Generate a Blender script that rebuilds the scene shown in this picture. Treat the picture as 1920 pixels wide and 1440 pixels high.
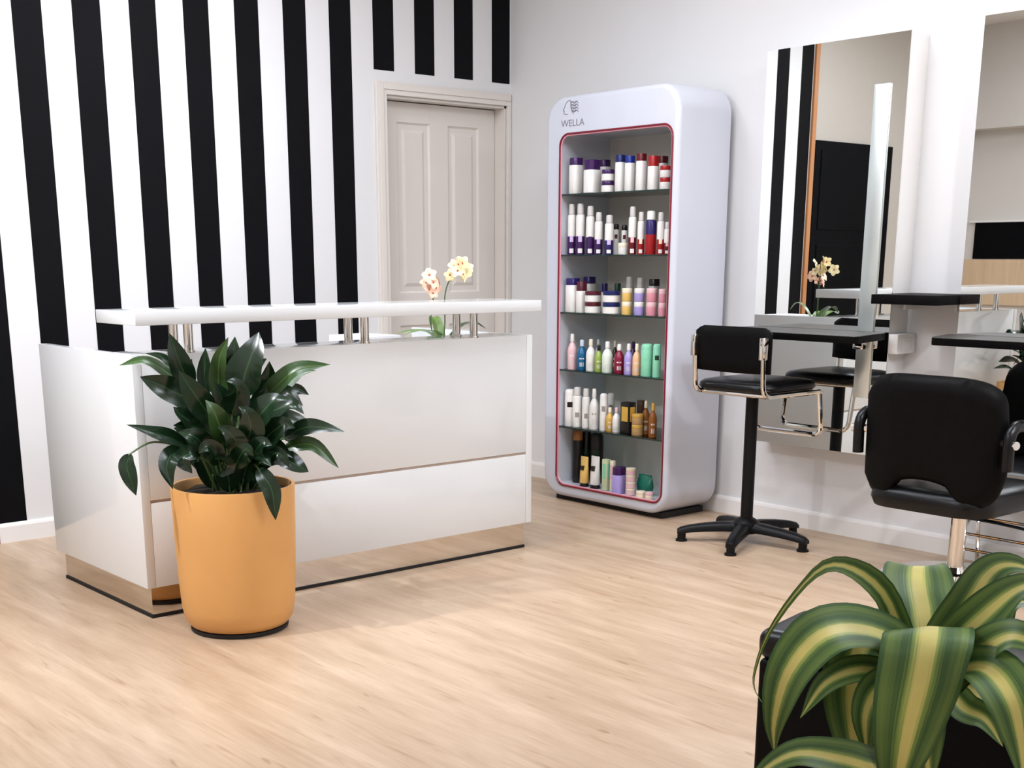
import bpy, bmesh, math, random
from mathutils import Vector, Matrix
for _o in list(bpy.data.objects): bpy.data.objects.remove(_o, do_unlink=True)
SC = bpy.context.scene
COL = SC.collection
R = math.radians
random.seed(7)

# ------------------------------------------------------------------ camera, world, lights, exposure
cam_d = bpy.data.cameras.new('camera'); cam = bpy.data.objects.new('camera', cam_d); COL.objects.link(cam)
cam.location = (-4.8521, -5.5899, 1.2272)
cam.rotation_euler = (R(90 - 14.519), R(0.019), R(-40.295))
cam_d.sensor_width = 36.0; cam_d.lens = 2385.91 / 1920 * 36
cam_d.shift_x = (960 - 927.12) / 1920; cam_d.shift_y = (1096.73 - 720) / 1920
cam_d.clip_start = 0.05
SC.camera = cam

SC.view_settings.view_transform = 'Standard'
SC.view_settings.look = 'None'
SC.view_settings.gamma = 1.0
SC.view_settings.use_curve_mapping = False
SC.view_settings.exposure = -0.04

W = bpy.data.worlds.new('world'); SC.world = W; W.use_nodes = True
W.node_tree.nodes['Background'].inputs[0].default_value = (1.0, 0.97, 0.94, 1)
W.node_tree.nodes['Background'].inputs[1].default_value = 0.15

CEIL = 2.9
def area(x, y, sx, sy, power, col):  # soft fill added at ceiling height, not modelled on any fixture
    d = bpy.data.lights.new('soft_fill_light', 'AREA'); d.shape = 'RECTANGLE'; d.size = sx; d.size_y = sy
    d.energy = power; d.color = col
    o = bpy.data.objects.new('soft_fill_light', d); COL.objects.link(o); o.location = (x, y, CEIL - 0.02)
def spot(x, y, power, col, angle=95, blend=0.7, rad=0.035, aim=None):  # room downlights, plus aimed spots added as fill
    d = bpy.data.lights.new('downlight_and_fill_spot', 'SPOT'); d.energy = power; d.color = col
    d.spot_size = R(angle); d.spot_blend = blend; d.shadow_soft_size = rad
    o = bpy.data.objects.new('downlight_and_fill_spot', d); COL.objects.link(o); o.location = (x, y, CEIL - 0.03)
    if aim: o.rotation_euler = (Vector(aim) - o.location).to_track_quat('-Z', 'Y').to_euler()
WARM = (0.97, 0.985, 1.04); NEUT = (0.93, 0.985, 1.09)
area(-4.45, -2.3, 1.0, 1.6, 58, NEUT)
area(-1.3, -5.4, 1.4, 1.4, 84, NEUT)
area(-3.9, -5.8, 1.4, 1.4, 8, NEUT)
area(-1.5, -2.2, 1.0, 1.0, 36, NEUT)
area(-2.5, -1.0, 1.8, 0.6, 36, NEUT)
spot(-0.60, -2.85, 22, WARM, 115)
spot(-0.60, -4.2, 30, WARM, 115)
spot(-2.1, -0.75, 20, WARM, 110)
spot(-1.2, -2.6, 22, WARM, 80)
spot(-4.7, -1.7, 230, WARM, 78, blend=0.9, aim=(-3.0, -1.2, 0.30))  # added fill spot, brightens the counter's left end
spot(-1.9, -4.8, 120, WARM, 60, blend=0.9, rad=0.08, aim=(-0.1, -1.9, 0.25))  # added fill spot, lifts the low right wall and cabinet side

# ------------------------------------------------------------------ materials
def s2l(c): return tuple(((v / 255) / 12.92 if v / 255 <= 0.04045 else ((v / 255 + 0.055) / 1.055) ** 2.4) for v in c)
MATS = {}
def mat(name, rgb, rough=0.5, metal=0.0, coat=0.0, var=0.06, scale=18.0, bump=0.0, trans=0.0, spec=0.5, sss=0.0):
    if name in MATS: return MATS[name]
    m = bpy.data.materials.new(name); m.use_nodes = True
    nt = m.node_tree; b = nt.nodes['Principled BSDF']
    c = s2l(rgb)
    tc = nt.nodes.new('ShaderNodeTexCoord'); nz = nt.nodes.new('ShaderNodeTexNoise')
    nz.inputs['Scale'].default_value = scale; nz.inputs['Detail'].default_value = 3
    nt.links.new(tc.outputs['Object'], nz.inputs['Vector'])
    rp = nt.nodes.new('ShaderNodeValToRGB')
    rp.color_ramp.elements[0].position = 0.3; rp.color_ramp.elements[1].position = 0.7
    rp.color_ramp.elements[0].color = tuple(v * (1 - var) for v in c) + (1,)
    rp.color_ramp.elements[1].color = tuple(min(1, v * (1 + var)) for v in c) + (1,)
    nt.links.new(nz.outputs['Fac'], rp.inputs['Fac']); nt.links.new(rp.outputs['Color'], b.inputs['Base Color'])
    b.inputs['Roughness'].default_value = rough; b.inputs['Metallic'].default_value = metal
    b.inputs['Coat Weight'].default_value = coat; b.inputs['Coat Roughness'].default_value = 0.04
    b.inputs['Transmission Weight'].default_value = trans
    b.inputs['Specular IOR Level'].default_value = spec
    if bump:
        bp = nt.nodes.new('ShaderNodeBump'); bp.inputs['Strength'].default_value = bump; bp.inputs['Distance'].default_value = 0.002
        nz2 = nt.nodes.new('ShaderNodeTexNoise'); nz2.inputs['Scale'].default_value = scale * 12
        nt.links.new(tc.outputs['Object'], nz2.inputs['Vector'])
        nt.links.new(nz2.outputs['Fac'], bp.inputs['Height']); nt.links.new(bp.outputs['Normal'], b.inputs['Normal'])
    MATS[name] = m
    return m

def floor_mat():
    m = bpy.data.materials.new('oak_vinyl_floor'); m.use_nodes = True; nt = m.node_tree; N = nt.nodes; L = nt.links
    b = N['Principled BSDF']; geo = N.new('ShaderNodeNewGeometry')
    def noise(sx, sy, detail, rough, off=0.0):
        mp = N.new('ShaderNodeMapping'); mp.inputs['Scale'].default_value = (sx, sy, 1); mp.inputs['Location'].default_value = (off, off * 0.7, 0)
        L.new(geo.outputs['Position'], mp.inputs['Vector'])
        n = N.new('ShaderNodeTexNoise'); n.inputs['Scale'].default_value = 1; n.inputs['Detail'].default_value = detail; n.inputs['Roughness'].default_value = rough
        n.inputs['Distortion'].default_value = 0.4
        L.new(mp.outputs['Vector'], n.inputs['Vector']); return n.outputs['Fac']
    def ramp(sock, p0, p1, c0, c1):
        r = N.new('ShaderNodeValToRGB'); r.color_ramp.elements[0].position = p0; r.color_ramp.elements[1].position = p1
        r.color_ramp.elements[0].color = c0 + (1,); r.color_ramp.elements[1].color = c1 + (1,); L.new(sock, r.inputs['Fac']); return r.outputs['Color']
    def mix(fac, a, bb, mode='MIX'):
        x = N.new('ShaderNodeMix'); x.data_type = 'RGBA'; x.blend_type = mode
        if isinstance(fac, float): x.inputs[0].default_value = fac
        else: L.new(fac, x.inputs[0])
        for s, v in ((6, a), (7, bb)):
            if isinstance(v, tuple): x.inputs[s].default_value = v + (1,)
            else: L.new(v, x.inputs[s])
        return x.outputs[2]
    base = ramp(noise(13, 1.5, 4, 0.62), 0.32, 0.68, s2l(FLOOR_A), s2l(FLOOR_B))
    fine = ramp(noise(95, 6.0, 3, 0.6, 3.0), 0.35, 0.65, (0.86, 0.82, 0.78), (1.0, 1.0, 1.0))
    c = mix(0.55, base, fine, 'MULTIPLY')
    streak = ramp(noise(38, 4.0, 2, 0.5, 11.0), 0.62, 0.78, (1.0, 1.0, 1.0), (0.66, 0.52, 0.40))
    c = mix(0.62, c, streak, 'MULTIPLY')
    knot = ramp(noise(34, 8.0, 1, 0.4, 23.0), 0.735, 0.80, (1.0, 1.0, 1.0), (0.50, 0.38, 0.30))
    c = mix(0.5, c, knot, 'MULTIPLY')
    br = N.new('ShaderNodeTexBrick'); mp = N.new('ShaderNodeMapping'); mp.inputs['Rotation'].default_value = (0, 0, R(90))
    L.new(geo.outputs['Position'], mp.inputs['Vector']); L.new(mp.outputs['Vector'], br.inputs['Vector'])
    br.inputs['Scale'].default_value = 1; br.inputs['Brick Width'].default_value = 1.22; br.inputs['Row Height'].default_value = 0.15
    br.inputs['Mortar Size'].default_value = 0.0006
    br.inputs['Color1'].default_value = (0.97, 0.96, 0.94, 1); br.inputs['Color2'].default_value = (1, 1, 1, 1); br.inputs['Mortar'].default_value = (0.9, 0.86, 0.82, 1)
    c = mix(0.8, c, br.outputs['Color'], 'MULTIPLY')
    L.new(c, b.inputs['Base Color']); b.inputs['Roughness'].default_value = 0.36; b.inputs['Specular IOR Level'].default_value = 0.4
    return m
def leaf_mat(name, dark, light, mid=None, rough=0.32, stripe=0.0, spec=0.5):
    """leaf colours laid out across the leaf with its own UV (u across, v along)"""
    m = bpy.data.materials.new(name); m.use_nodes = True; nt = m.node_tree; N = nt.nodes; L = nt.links; b = N['Principled BSDF']
    uv = N.new('ShaderNodeUVMap'); sep = N.new('ShaderNodeSeparateXYZ'); L.new(uv.outputs['UV'], sep.inputs['Vector'])
    nz = N.new('ShaderNodeTexNoise'); mp = N.new('ShaderNodeMapping'); mp.inputs['Scale'].default_value = (26, 1.2, 1)
    L.new(uv.outputs['UV'], mp.inputs['Vector']); L.new(mp.outputs['Vector'], nz.inputs['Vector']); nz.inputs['Scale'].default_value = 1; nz.inputs['Detail'].default_value = 3
    ab = N.new('ShaderNodeMath'); ab.operation = 'SUBTRACT'; ab.inputs[1].default_value = 0.5; L.new(sep.outputs['X'], ab.inputs[0])
    a2 = N.new('ShaderNodeMath'); a2.operation = 'ABSOLUTE'; L.new(ab.outputs[0], a2.inputs[0])
    ns = N.new('ShaderNodeMath'); ns.operation = 'MULTIPLY_ADD'; ns.inputs[1].default_value = 0.26 if stripe else 0.05; L.new(nz.outputs['Fac'], ns.inputs[0]); L.new(a2.outputs[0], ns.inputs[2])
    r = N.new('ShaderNodeValToRGB'); e = r.color_ramp.elements
    if stripe:
        off = 0.13
        e[0].position = stripe * 0.55 + off; e[0].color = s2l(light) + (1,)
        e[1].position = 0.48 + off; e[1].color = s2l(dark) + (1,)
        k = e.new(stripe + off); k.color = s2l(mid) + (1,)
        k = e.new(stripe + 0.10 + off); k.color = s2l(dark) + (1,)
        k = e.new(0.40 + off); k.color = tuple(0.5 * (p + q) for p, q in zip(s2l(dark), s2l(mid))) + (1,)
    else:
        e[0].position = 0.025; e[0].color = s2l(light) + (1,)
        e[1].position = 0.07; e[1].color = s2l(dark) + (1,)
    L.new(ns.outputs[0], r.inputs['Fac'])
    n2 = N.new('ShaderNodeTexNoise'); n2.inputs['Scale'].default_value = 9; tc = N.new('ShaderNodeTexCoord'); L.new(tc.outputs['Object'], n2.inputs['Vector'])
    hs = N.new('ShaderNodeHueSaturation'); L.new(r.outputs['Color'], hs.inputs['Color'])
    mr = N.new('ShaderNodeMapRange'); mr.inputs['From Min'].default_value = 0.3; mr.inputs['From Max'].default_value = 0.7; mr.inputs['To Min'].default_value = 0.75; mr.inputs['To Max'].default_value = 1.25
    L.new(n2.outputs['Fac'], mr.inputs['Value']); L.new(mr.outputs['Result'], hs.inputs['Value'])
    L.new(hs.outputs['Color'], b.inputs['Base Color']); b.inputs['Roughness'].default_value = rough; b.inputs['Specular IOR Level'].default_value = spec
    return m
def glass_mat():
    m = bpy.data.materials.new('shelf_glass'); m.use_nodes = True; nt = m.node_tree; N = nt.nodes; L = nt.links
    N.remove(N['Principled BSDF']); out = N['Material Output']
    t = N.new('ShaderNodeBsdfTransparent'); t.inputs[0].default_value = (0.86, 0.93, 0.91, 1)
    g = N.new('ShaderNodeBsdfGlossy'); g.inputs['Roughness'].default_value = 0.02
    f = N.new('ShaderNodeFresnel'); f.inputs['IOR'].default_value = 1.45
    x = N.new('ShaderNodeMixShader'); L.new(f.outputs[0], x.inputs[0]); L.new(t.outputs[0], x.inputs[1]); L.new(g.outputs[0], x.inputs[2]); L.new(x.outputs[0], out.inputs['Surface'])
    return m
def wood_mat(name, a, bb):
    m = bpy.data.materials.new(name); m.use_nodes = True; nt = m.node_tree; N = nt.nodes; L = nt.links; b = N['Principled BSDF']
    tc = N.new('ShaderNodeTexCoord'); mp = N.new('ShaderNodeMapping'); mp.inputs['Scale'].default_value = (30, 30, 2); L.new(tc.outputs['Object'], mp.inputs['Vector'])
    n = N.new('ShaderNodeTexNoise'); n.inputs['Scale'].default_value = 1; n.inputs['Detail'].default_value = 3; L.new(mp.outputs['Vector'], n.inputs['Vector'])
    r = N.new('ShaderNodeValToRGB'); r.color_ramp.elements[0].color = s2l(a) + (1,); r.color_ramp.elements[1].color = s2l(bb) + (1,); L.new(n.outputs['Fac'], r.inputs['Fac'])
    L.new(r.outputs['Color'], b.inputs['Base Color']); b.inputs['Roughness'].default_value = 0.4
    return m

FLOOR_A = (174, 148, 122); FLOOR_B = (197, 173, 148)
M_wall = mat('white_wall_paint', (224, 223, 223), 0.55, var=0.012, scale=2, bump=0.04)
M_wall2 = mat('cream_wall_paint', (212, 207, 201), 0.6, var=0.02, scale=2)
M_ceil = mat('ceiling_paint', (232, 230, 226), 0.8, var=0.01, scale=2)
M_stripe = mat('black_stripe_paint', (9, 9, 12), 0.6, var=0.15, scale=3, spec=0.1)
M_trim = mat('white_gloss_trim', (232, 229, 226), 0.25, var=0.01, scale=4)
M_door = mat('cream_door_paint', (222, 215, 207), 0.38, var=0.012, scale=4)
M_gloss = mat('white_gloss_laminate', (224, 226, 227), 0.10, coat=0.25, var=0.006, scale=3)
M_groove = mat('tan_groove', (176, 158, 144), 0.5)
M_steel = mat('polished_steel', (222, 216, 208), 0.06, metal=1.0, var=0.02, scale=6)
M_chrome = mat('chrome', (232, 228, 222), 0.06, metal=1.0, var=0.02, scale=9)
M_rail = mat('satin_aluminium', (226, 234, 232), 0.30, metal=0.85, var=0.02, scale=9)
M_black = mat('black_shadow_plinth', (12, 10, 10), 0.7)
M_cab = mat('lilac_white_lacquer', (206, 208, 218), 0.22, coat=0.3, var=0.01, scale=3)
M_liner = mat('cabinet_liner', (206, 208, 216), 0.35, var=0.02, scale=5)
M_cback = mat('cabinet_back_panel', (208, 201, 192), 0.30, var=0.03, scale=5)
M_red = mat('dark_red_trim', (120, 16, 34), 0.25, var=0.08)
M_pinktrim = mat('pink_trim', (222, 150, 165), 0.3, var=0.04)
M_gedge = mat('glass_edge', (30, 48, 42), 0.15, var=0.1)
M_glass = glass_mat()
M_mirror = mat('mirror_silver', (236, 238, 236), 0.008, metal=1.0, var=0.003)
M_edge = mat('black_edging', (9, 8, 8), 0.5, var=0.02, spec=0.08)
M_desk = mat('black_desk_laminate', (64, 61, 58), 0.42, var=0.02, spec=0.6)
M_leather = mat('black_leather', (10, 10, 12), 0.30, var=0.15, scale=25, bump=0.08, spec=0.30)
M_leather2 = mat('matte_black_vinyl', (9, 8, 8), 0.5, var=0.15, scale=25, bump=0.1, spec=0.08)
M_blackplastic = mat('black_plastic', (11, 11, 13), 0.40, var=0.15, scale=20, bump=0.05, spec=0.2)
M_pot = mat('apricot_glazed_pot', (212, 157, 92), 0.45, var=0.03, scale=6)
M_soil = mat('dark_soil', (34, 22, 14), 0.9, var=0.5, scale=60, bump=0.6)
M_lily = leaf_mat('peace_lily_leaf', (18, 40, 22), (46, 76, 42), rough=0.24, spec=0.5)
M_lily2 = leaf_mat('peace_lily_leaf_light', (46, 74, 32), (96, 120, 60), rough=0.3)
M_stem = mat('green_stem', (66, 92, 46), 0.45, var=0.2)
M_drac = leaf_mat('dracaena_leaf', (52, 84, 44), (200, 190, 112), mid=(124, 146, 72), rough=0.45, stripe=0.12, spec=0.3)
M_cane = mat('dracaena_cane', (120, 98, 70), 0.8, var=0.25, scale=30, bump=0.4)
M_logo = mat('grey_logo_print', (128, 126, 134), 0.5, var=0.03)
M_white = mat('white_plastic', (238, 236, 233), 0.3, var=0.01)
M_wood = wood_mat('orange_wood_trim', (166, 104, 62), (200, 142, 92))
M_board = wood_mat('pale_wood_board', (196, 164, 130), (224, 200, 170))
M_paper = mat('paper', (236, 232, 236), 0.6, var=0.02)
M_petal = mat('peach_petal', (240, 196, 168), 0.5, var=0.08, scale=60)
M_petal2 = mat('cream_petal', (246, 228, 180), 0.5, var=0.06, scale=60)
M_petalc = mat('petal_throat', (176, 70, 60), 0.5, var=0.2)
M_orleaf = leaf_mat('orchid_leaf', (104, 134, 66), (150, 170, 96), rough=0.35)
M_night = mat('night_glass', (7, 8, 11), 0.5, var=0.1, spec=0.06)

# ------------------------------------------------------------------ mesh helpers
def link(name, bm, m, parent=None, smooth=False, origin=None, sharp=35):
    if origin is not None: bmesh.ops.translate(bm, verts=bm.verts, vec=-Vector(origin))
    bmesh.ops.recalc_face_normals(bm, faces=bm.faces)
    me = bpy.data.meshes.new(name); bm.to_mesh(me); bm.free()
    for k in (m if isinstance(m, (list, tuple)) else [m]): me.materials.append(k)
    if smooth:
        me.polygons.foreach_set('use_smooth', [True] * len(me.polygons))
        try: me.set_sharp_from_angle(angle=R(sharp))
        except Exception: pass
    o = bpy.data.objects.new(name, me); COL.objects.link(o)
    if parent is not None: o.parent = parent
    return o
class Thing:
    """an empty at the thing's base; parts are given in world coordinates"""
    def __init__(s, name, label, cat, loc, group=None, kind=None):
        s.o = bpy.data.objects.new(name, None); COL.objects.link(s.o); s.o.location = loc; s.o.empty_display_size = 0.05
        s.loc = Vector(loc)
        if label: s.o['label'] = label
        if cat: s.o['category'] = cat
        if group: s.o['group'] = group
        if kind: s.o['kind'] = kind
    def part(s, name, bm, m, parent=None, smooth=True, label=None, sharp=35):
        o = link(name, bm, m, parent or s.o, smooth, s.loc, sharp)
        if label: o['label'] = label
        return o
def tag(o, label, cat, group=None, kind=None):
    if label: o['label'] = label
    if cat: o['category'] = cat
    if group: o['group'] = group
    if kind: o['kind'] = kind
    return o
def NB(): return bmesh.new()
def box(bm, a, b, bev=0.0, seg=2):
    a = Vector(a); b = Vector(b); t = bmesh.new()
    bmesh.ops.create_cube(t, size=1.0, matrix=Matrix.Translation((a + b) / 2) @ Matrix.Diagonal((abs(b.x - a.x), abs(b.y - a.y), abs(b.z - a.z), 1)))
    if bev: bmesh.ops.bevel(t, geom=list(t.edges), offset=bev, segments=seg, profile=0.5, affect='EDGES')
    return merge(bm, t)
def merge(bm, t, mtx=None):
    if mtx is not None: bmesh.ops.transform(t, matrix=mtx, verts=t.verts)
    mp = {v: bm.verts.new(v.co) for v in t.verts}
    for f in t.faces:
        try: bm.faces.new([mp[v] for v in f.verts])
        except ValueError: pass
    t.free(); return bm
def bx(a, b, bev=0.0, seg=2): return box(NB(), a, b, bev, seg)
def loft(bm, loops, closed=True, cap0=False, cap1=False):
    rows = [[bm.verts.new(p) for p in L] for L in loops]
    n = len(rows[0])
    for A, B in zip(rows, rows[1:]):
        for i in range(n if closed else n - 1):
            j = (i + 1) % n
            bm.faces.new((A[i], A[j], B[j], B[i]))
    if cap0: bm.faces.new(rows[0][::-1])
    if cap1: bm.faces.new(rows[-1])
    return rows
def smooth_path(P, sub=6):
    P = [Vector(p) for p in P]
    if len(P) < 3: return P
    out = []
    Q = [P[0] * 2 - P[1]] + P + [P[-1] * 2 - P[-2]]
    for i in range(1, len(Q) - 2):
        for k in range(sub):
            t = k / sub; a, b, c, d = Q[i - 1:i + 3]
            out.append(0.5 * ((2 * b) + (c - a) * t + (2 * a - 5 * b + 4 * c - d) * t * t + (3 * b - a - 3 * c + d) * t ** 3))
    out.append(P[-1]); return out
def fillet(P, r, n=5):
    """round the corners of a polyline"""
    P = [Vector(p) for p in P]; out = [P[0]]
    for i in range(1, len(P) - 1):
        a = (P[i - 1] - P[i]); b = (P[i + 1] - P[i]); rr = min(r, a.length * 0.48, b.length * 0.48)
        p0 = P[i] + a.normalized() * rr; p1 = P[i] + b.normalized() * rr
        for k in range(n + 1):
            t = k / n; out.append((1 - t) ** 2 * p0 + 2 * t * (1 - t) * P[i] + t * t * p1)
    out.append(P[-1]); return out
def tube(bm, P, r, n=10, closed=False):
    P = [Vector(p) for p in P]; m = len(P); loops = []
    up = None
    for i, p in enumerate(P):
        if closed: t = (P[(i + 1) % m] - P[i - 1]).normalized()
        else: t = (P[min(i + 1, m - 1)] - P[max(i - 1, 0)]).normalized()
        if up is None:
            up = t.orthogonal().normalized()
        up = (up - t * up.dot(t)).normalized(); s = t.cross(up)
        rr = r[i] if isinstance(r, (list, tuple)) else r
        loops.append([p + (up * math.cos(2 * math.pi * k / n) + s * math.sin(2 * math.pi * k / n)) * rr for k in range(n)])
    if closed: loops.append(loops[0]); loft(bm, loops)
    else: loft(bm, loops, True, True, True)
    return bm
def lathe(bm, prof, c=(0, 0, 0), n=20, ex=2.0, ay=1.0, cap0=True, cap1=True, rot=0.0):
    """profile [(r, z)] turned about z; ex > 2 gives a squarer section, ay scales y"""
    loops = []
    for r, z in prof:
        L = []
        for k in range(n):
            a = 2 * math.pi * (k + 0.5) / n; ca, sa = math.cos(a), math.sin(a)
            x = math.copysign(abs(ca) ** (2 / ex), ca) * r; y = math.copysign(abs(sa) ** (2 / ex), sa) * r * ay
            L.append((c[0] + x * math.cos(rot) - y * math.sin(rot), c[1] + x * math.sin(rot) + y * math.cos(rot), c[2] + z))
        loops.append(L)
    loft(bm, loops, True, cap0, cap1); return bm
def rrect(hw, hh, r, n=7):
    """rounded rectangle as (a, b) pairs, anticlockwise"""
    out = []
    for cx, cy, a0 in ((hw - r, hh - r, 0), (-hw + r, hh - r, 90), (-hw + r, -hh + r, 180), (hw - r, -hh + r, 270)):
        for k in range(n + 1):
            a = R(a0 + 90 * k / n); out.append((cx + r * math.cos(a), cy + r * math.sin(a)))
    return out
def blade(P, width, prof, seg=12, cols=5, cup=0.18, up=(0, 0, 1), twist=0.0, wave=0.0, side_dir=None, ph=0.0):
    """leaf blade swept along P; prof(t) gives the relative half width; carries a UV map"""
    bm = NB(); uvl = bm.loops.layers.uv.new('UVMap')
    C = smooth_path(P, max(3, seg // max(1, len(P) - 1))); m = len(C); grid = []
    acc = [0.0]
    for i in range(1, m): acc.append(acc[-1] + (C[i] - C[i - 1]).length)
    for i, p in enumerate(C):
        t = acc[i] / acc[-1]; tg = (C[min(i + 1, m - 1)] - C[max(i - 1, 0)]).normalized()
        ref = Vector(up)
        side = tg.cross(ref) if side_dir is None else Vector(side_dir) - tg * Vector(side_dir).dot(tg)
        if side.length < 1e-3: side = Vector((1, 0, 0))
        side.normalize(); nor = side.cross(tg).normalized()
        a = twist * t; s2 = side * math.cos(a) + nor * math.sin(a); n2 = nor * math.cos(a) - side * math.sin(a)
        hw = max(0.0006, width * 0.5 * prof(t)); row = []
        for k in range(cols):
            u = k / (cols - 1); e = u * 2 - 1
            off = n2 * (cup * hw * (abs(e) ** 1.3) + wave * hw * math.sin(9 * t + ph + e * 2) * abs(e))
            row.append((bm.verts.new(p + s2 * (e * hw) + off), (u, t)))
        grid.append(row)
    for A, B in zip(grid, grid[1:]):
        for k in range(cols - 1):
            q = [A[k], A[k + 1], B[k + 1], B[k]]
            f = bm.faces.new([v for v, _ in q]); f.smooth = True
            for lp, (_, uv) in zip(f.loops, q): lp[uvl].uv = uv
    return bm
def link_leaf(thing, bm, m, parent=None):
    bmesh.ops.translate(bm, verts=bm.verts, vec=-thing.loc)
    me = bpy.data.meshes.new('leaf'); bm.to_mesh(me); bm.free(); me.materials.append(m)
    o = bpy.data.objects.new('leaf', me); COL.objects.link(o); o.parent = parent or thing.o
    return o

# ------------------------------------------------------------------ room shell
XL, YF = -5.05, -7.0
def struct(name, bm, m, smooth=False, parent=None):
    o = link(name, bm, m, parent, smooth)
    if parent is None: o['kind'] = 'structure'
    return o
struct('floor', bx((XL - 0.1, YF - 0.1, -0.1), (0.1, 0.4, 0)), floor_mat())
struct('ceiling', bx((XL - 0.1, YF - 0.1, CEIL), (0.1, 0.4, CEIL + 0.1)), M_ceil)
# back wall (striped) with the recessed door opening
D0, D1, DZ = -0.838, -0.030, 2.015
bm = NB()
box(bm, (XL, 0, 0), (D0, 0.12, CEIL)); box(bm, (D0, 0, DZ), (D1, 0.12, CEIL)); box(bm, (D1, 0, 0), (0.1, 0.12, CEIL))
wall_back = struct('wall_back', bm, M_wall)
SW, SP = 0.126, 0.2581
for k in range(12):
    x1 = -0.005 - k * SP; x0 = max(x1 - SW, -2.974)
    z0 = 2.13 if k < 4 else 0.0855
    link('stripe', bx((x0, -0.0012, z0), (x1, 0.0, CEIL)), M_stripe, wall_back)
link('dimmed_wall_panel', bx((XL, -0.002, 0), (-3.018, 0.0, CEIL)), mat('dimmed_wall_paint', (186, 178, 168), 0.6, var=0.01), wall_back)  # same wall under a darker sheet, dimmer light put into its colour
struct('wall_right', bx((0, YF, 0), (0.1, 0, CEIL)), M_wall)
struct('wall_left', bx((XL - 0.1, YF, 0), (XL, 0, CEIL)), M_wall2)
struct('wall_front', bx((XL - 0.1, YF - 0.1, 0), (0.1, YF, CEIL)), M_wall2)
struct('wall_behind_door', bx((-1.2, 0.125, 0), (0.1, 0.2, CEIL)), M_wall2)
# baseboards
def skirting(p0, p1, d):
    """profile board from p0 to p1 standing d off the wall"""
    bm = NB(); a = Vector(p0); b = Vector(p1); n = Vector(d)
    prof = [(0, 0), (1, 0), (1, 0.070), (0.75, 0.080), (0.35, 0.085), (0, 0.085)]
    loft(bm, [[p + n * u + Vector((0, 0, z)) for u, z in prof] for p in (a, b)], True, True, True); return bm
struct('baseboard_back', skirting((-2.975, 0, 0), (-0.905, 0, 0), (0, -0.016, 0)), M_trim)
struct('baseboard_right', skirting((0, YF, 0), (0, -0.02, 0), (-0.016, 0, 0)), M_trim)
# door: architrave, jambs, panelled leaf
bm = NB()
box(bm, (-0.905, -0.018, 0), (D0, 0, 2.078), 0.004); box(bm, (D0, -0.018, DZ), (D1, 0, 2.078), 0.004); box(bm, (D1, -0.018, 0), (-0.003, 0, 2.078), 0.004)
box(bm, (-0.890, -0.024, 0), (-0.862, -0.018, 2.066), 0.002); box(bm, (-0.862, -0.024, 2.040), (-0.012, -0.018, 2.066), 0.002)
struct('trim_1', bm, M_door)
bm = NB(); box(bm, (D0 - 0.001, 0, 0), (D0 + 0.012, 0.12, DZ)); box(bm, (D1 - 0.012, 0, 0), (D1 + 0.001, 0.12, DZ)); box(bm, (D0, 0, DZ - 0.012), (D1, 0.12, DZ + 0.001))
struct('trim_2', bm, M_door)
LX0, LX1, LY = D0 + 0.015, D1 - 0.015, 0.080
bm = NB(); st = 0.112; mid = (LX0 + LX1) / 2; rails = [(0.008, 0.21), (0.86, 1.03), (1.90, 1.998)]
for a, b in ((LX0, LX0 + st), (mid - 0.06, mid + 0.06), (LX1 - st, LX1)): box(bm, (a, LY, 0.008), (b, LY + 0.038, 1.998))
for z0, z1 in rails: box(bm, (LX0, LY + 0.0004, z0), (LX1, LY + 0.0376, z1))
door = struct('door_1', bm, M_door)
for z0, z1 in ((0.21, 0.86), (1.03, 1.90)):
    for a, b in ((LX0 + st, mid - 0.06), (mid + 0.06, LX1 - st)):
        bm = NB(); L = []
        for ins, y in ((-0.002, LY + 0.001), (0.010, LY + 0.011), (0.034, LY + 0.011), (0.052, LY + 0.003), (0.055, LY + 0.003)):
            L.append([(a + ins, y, z0 + ins), (b - ins, y, z0 + ins), (b - ins, y, z1 - ins), (a + ins, y, z1 - ins)])
        loft(bm, L, True, False, True); link('panel', bm, M_door, door)
# far left part of the back wall and the left wall, seen only in the mirrors
struct('trim_3', bx((-3.018, -0.02, 0), (-2.976, 0, CEIL), 0.004), M_wood)
d2 = struct('door_2', bx((-3.95, -0.02, 0.005), (-3.024, 0.0, 1.99), 0.003), M_night)
link('panel', bx((-3.88, -0.026, 1.40), (-3.09, -0.0195, 1.93), 0.002), M_night, d2)
link('panel', bx((-3.88, -0.026, 0.12), (-3.09, -0.0195, 1.30), 0.002), M_night, d2)
w1 = struct('window_1', bx((XL, -1.2, 1.20), (XL + 0.012, -0.10, 1.475)), M_night)
link('window_frame', bx((XL, -1.25, 1.475), (XL + 0.03, -0.06, 1.49)), M_trim, w1)
link('wood_board', bx((XL, -1.2, 0.85), (XL + 0.025, -0.04, 1.195)), M_board, w1)
struct('trim_4', bx((XL, -4.4, 2.16), (XL + 0.16, -0.0, CEIL)), M_wall2)

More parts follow.
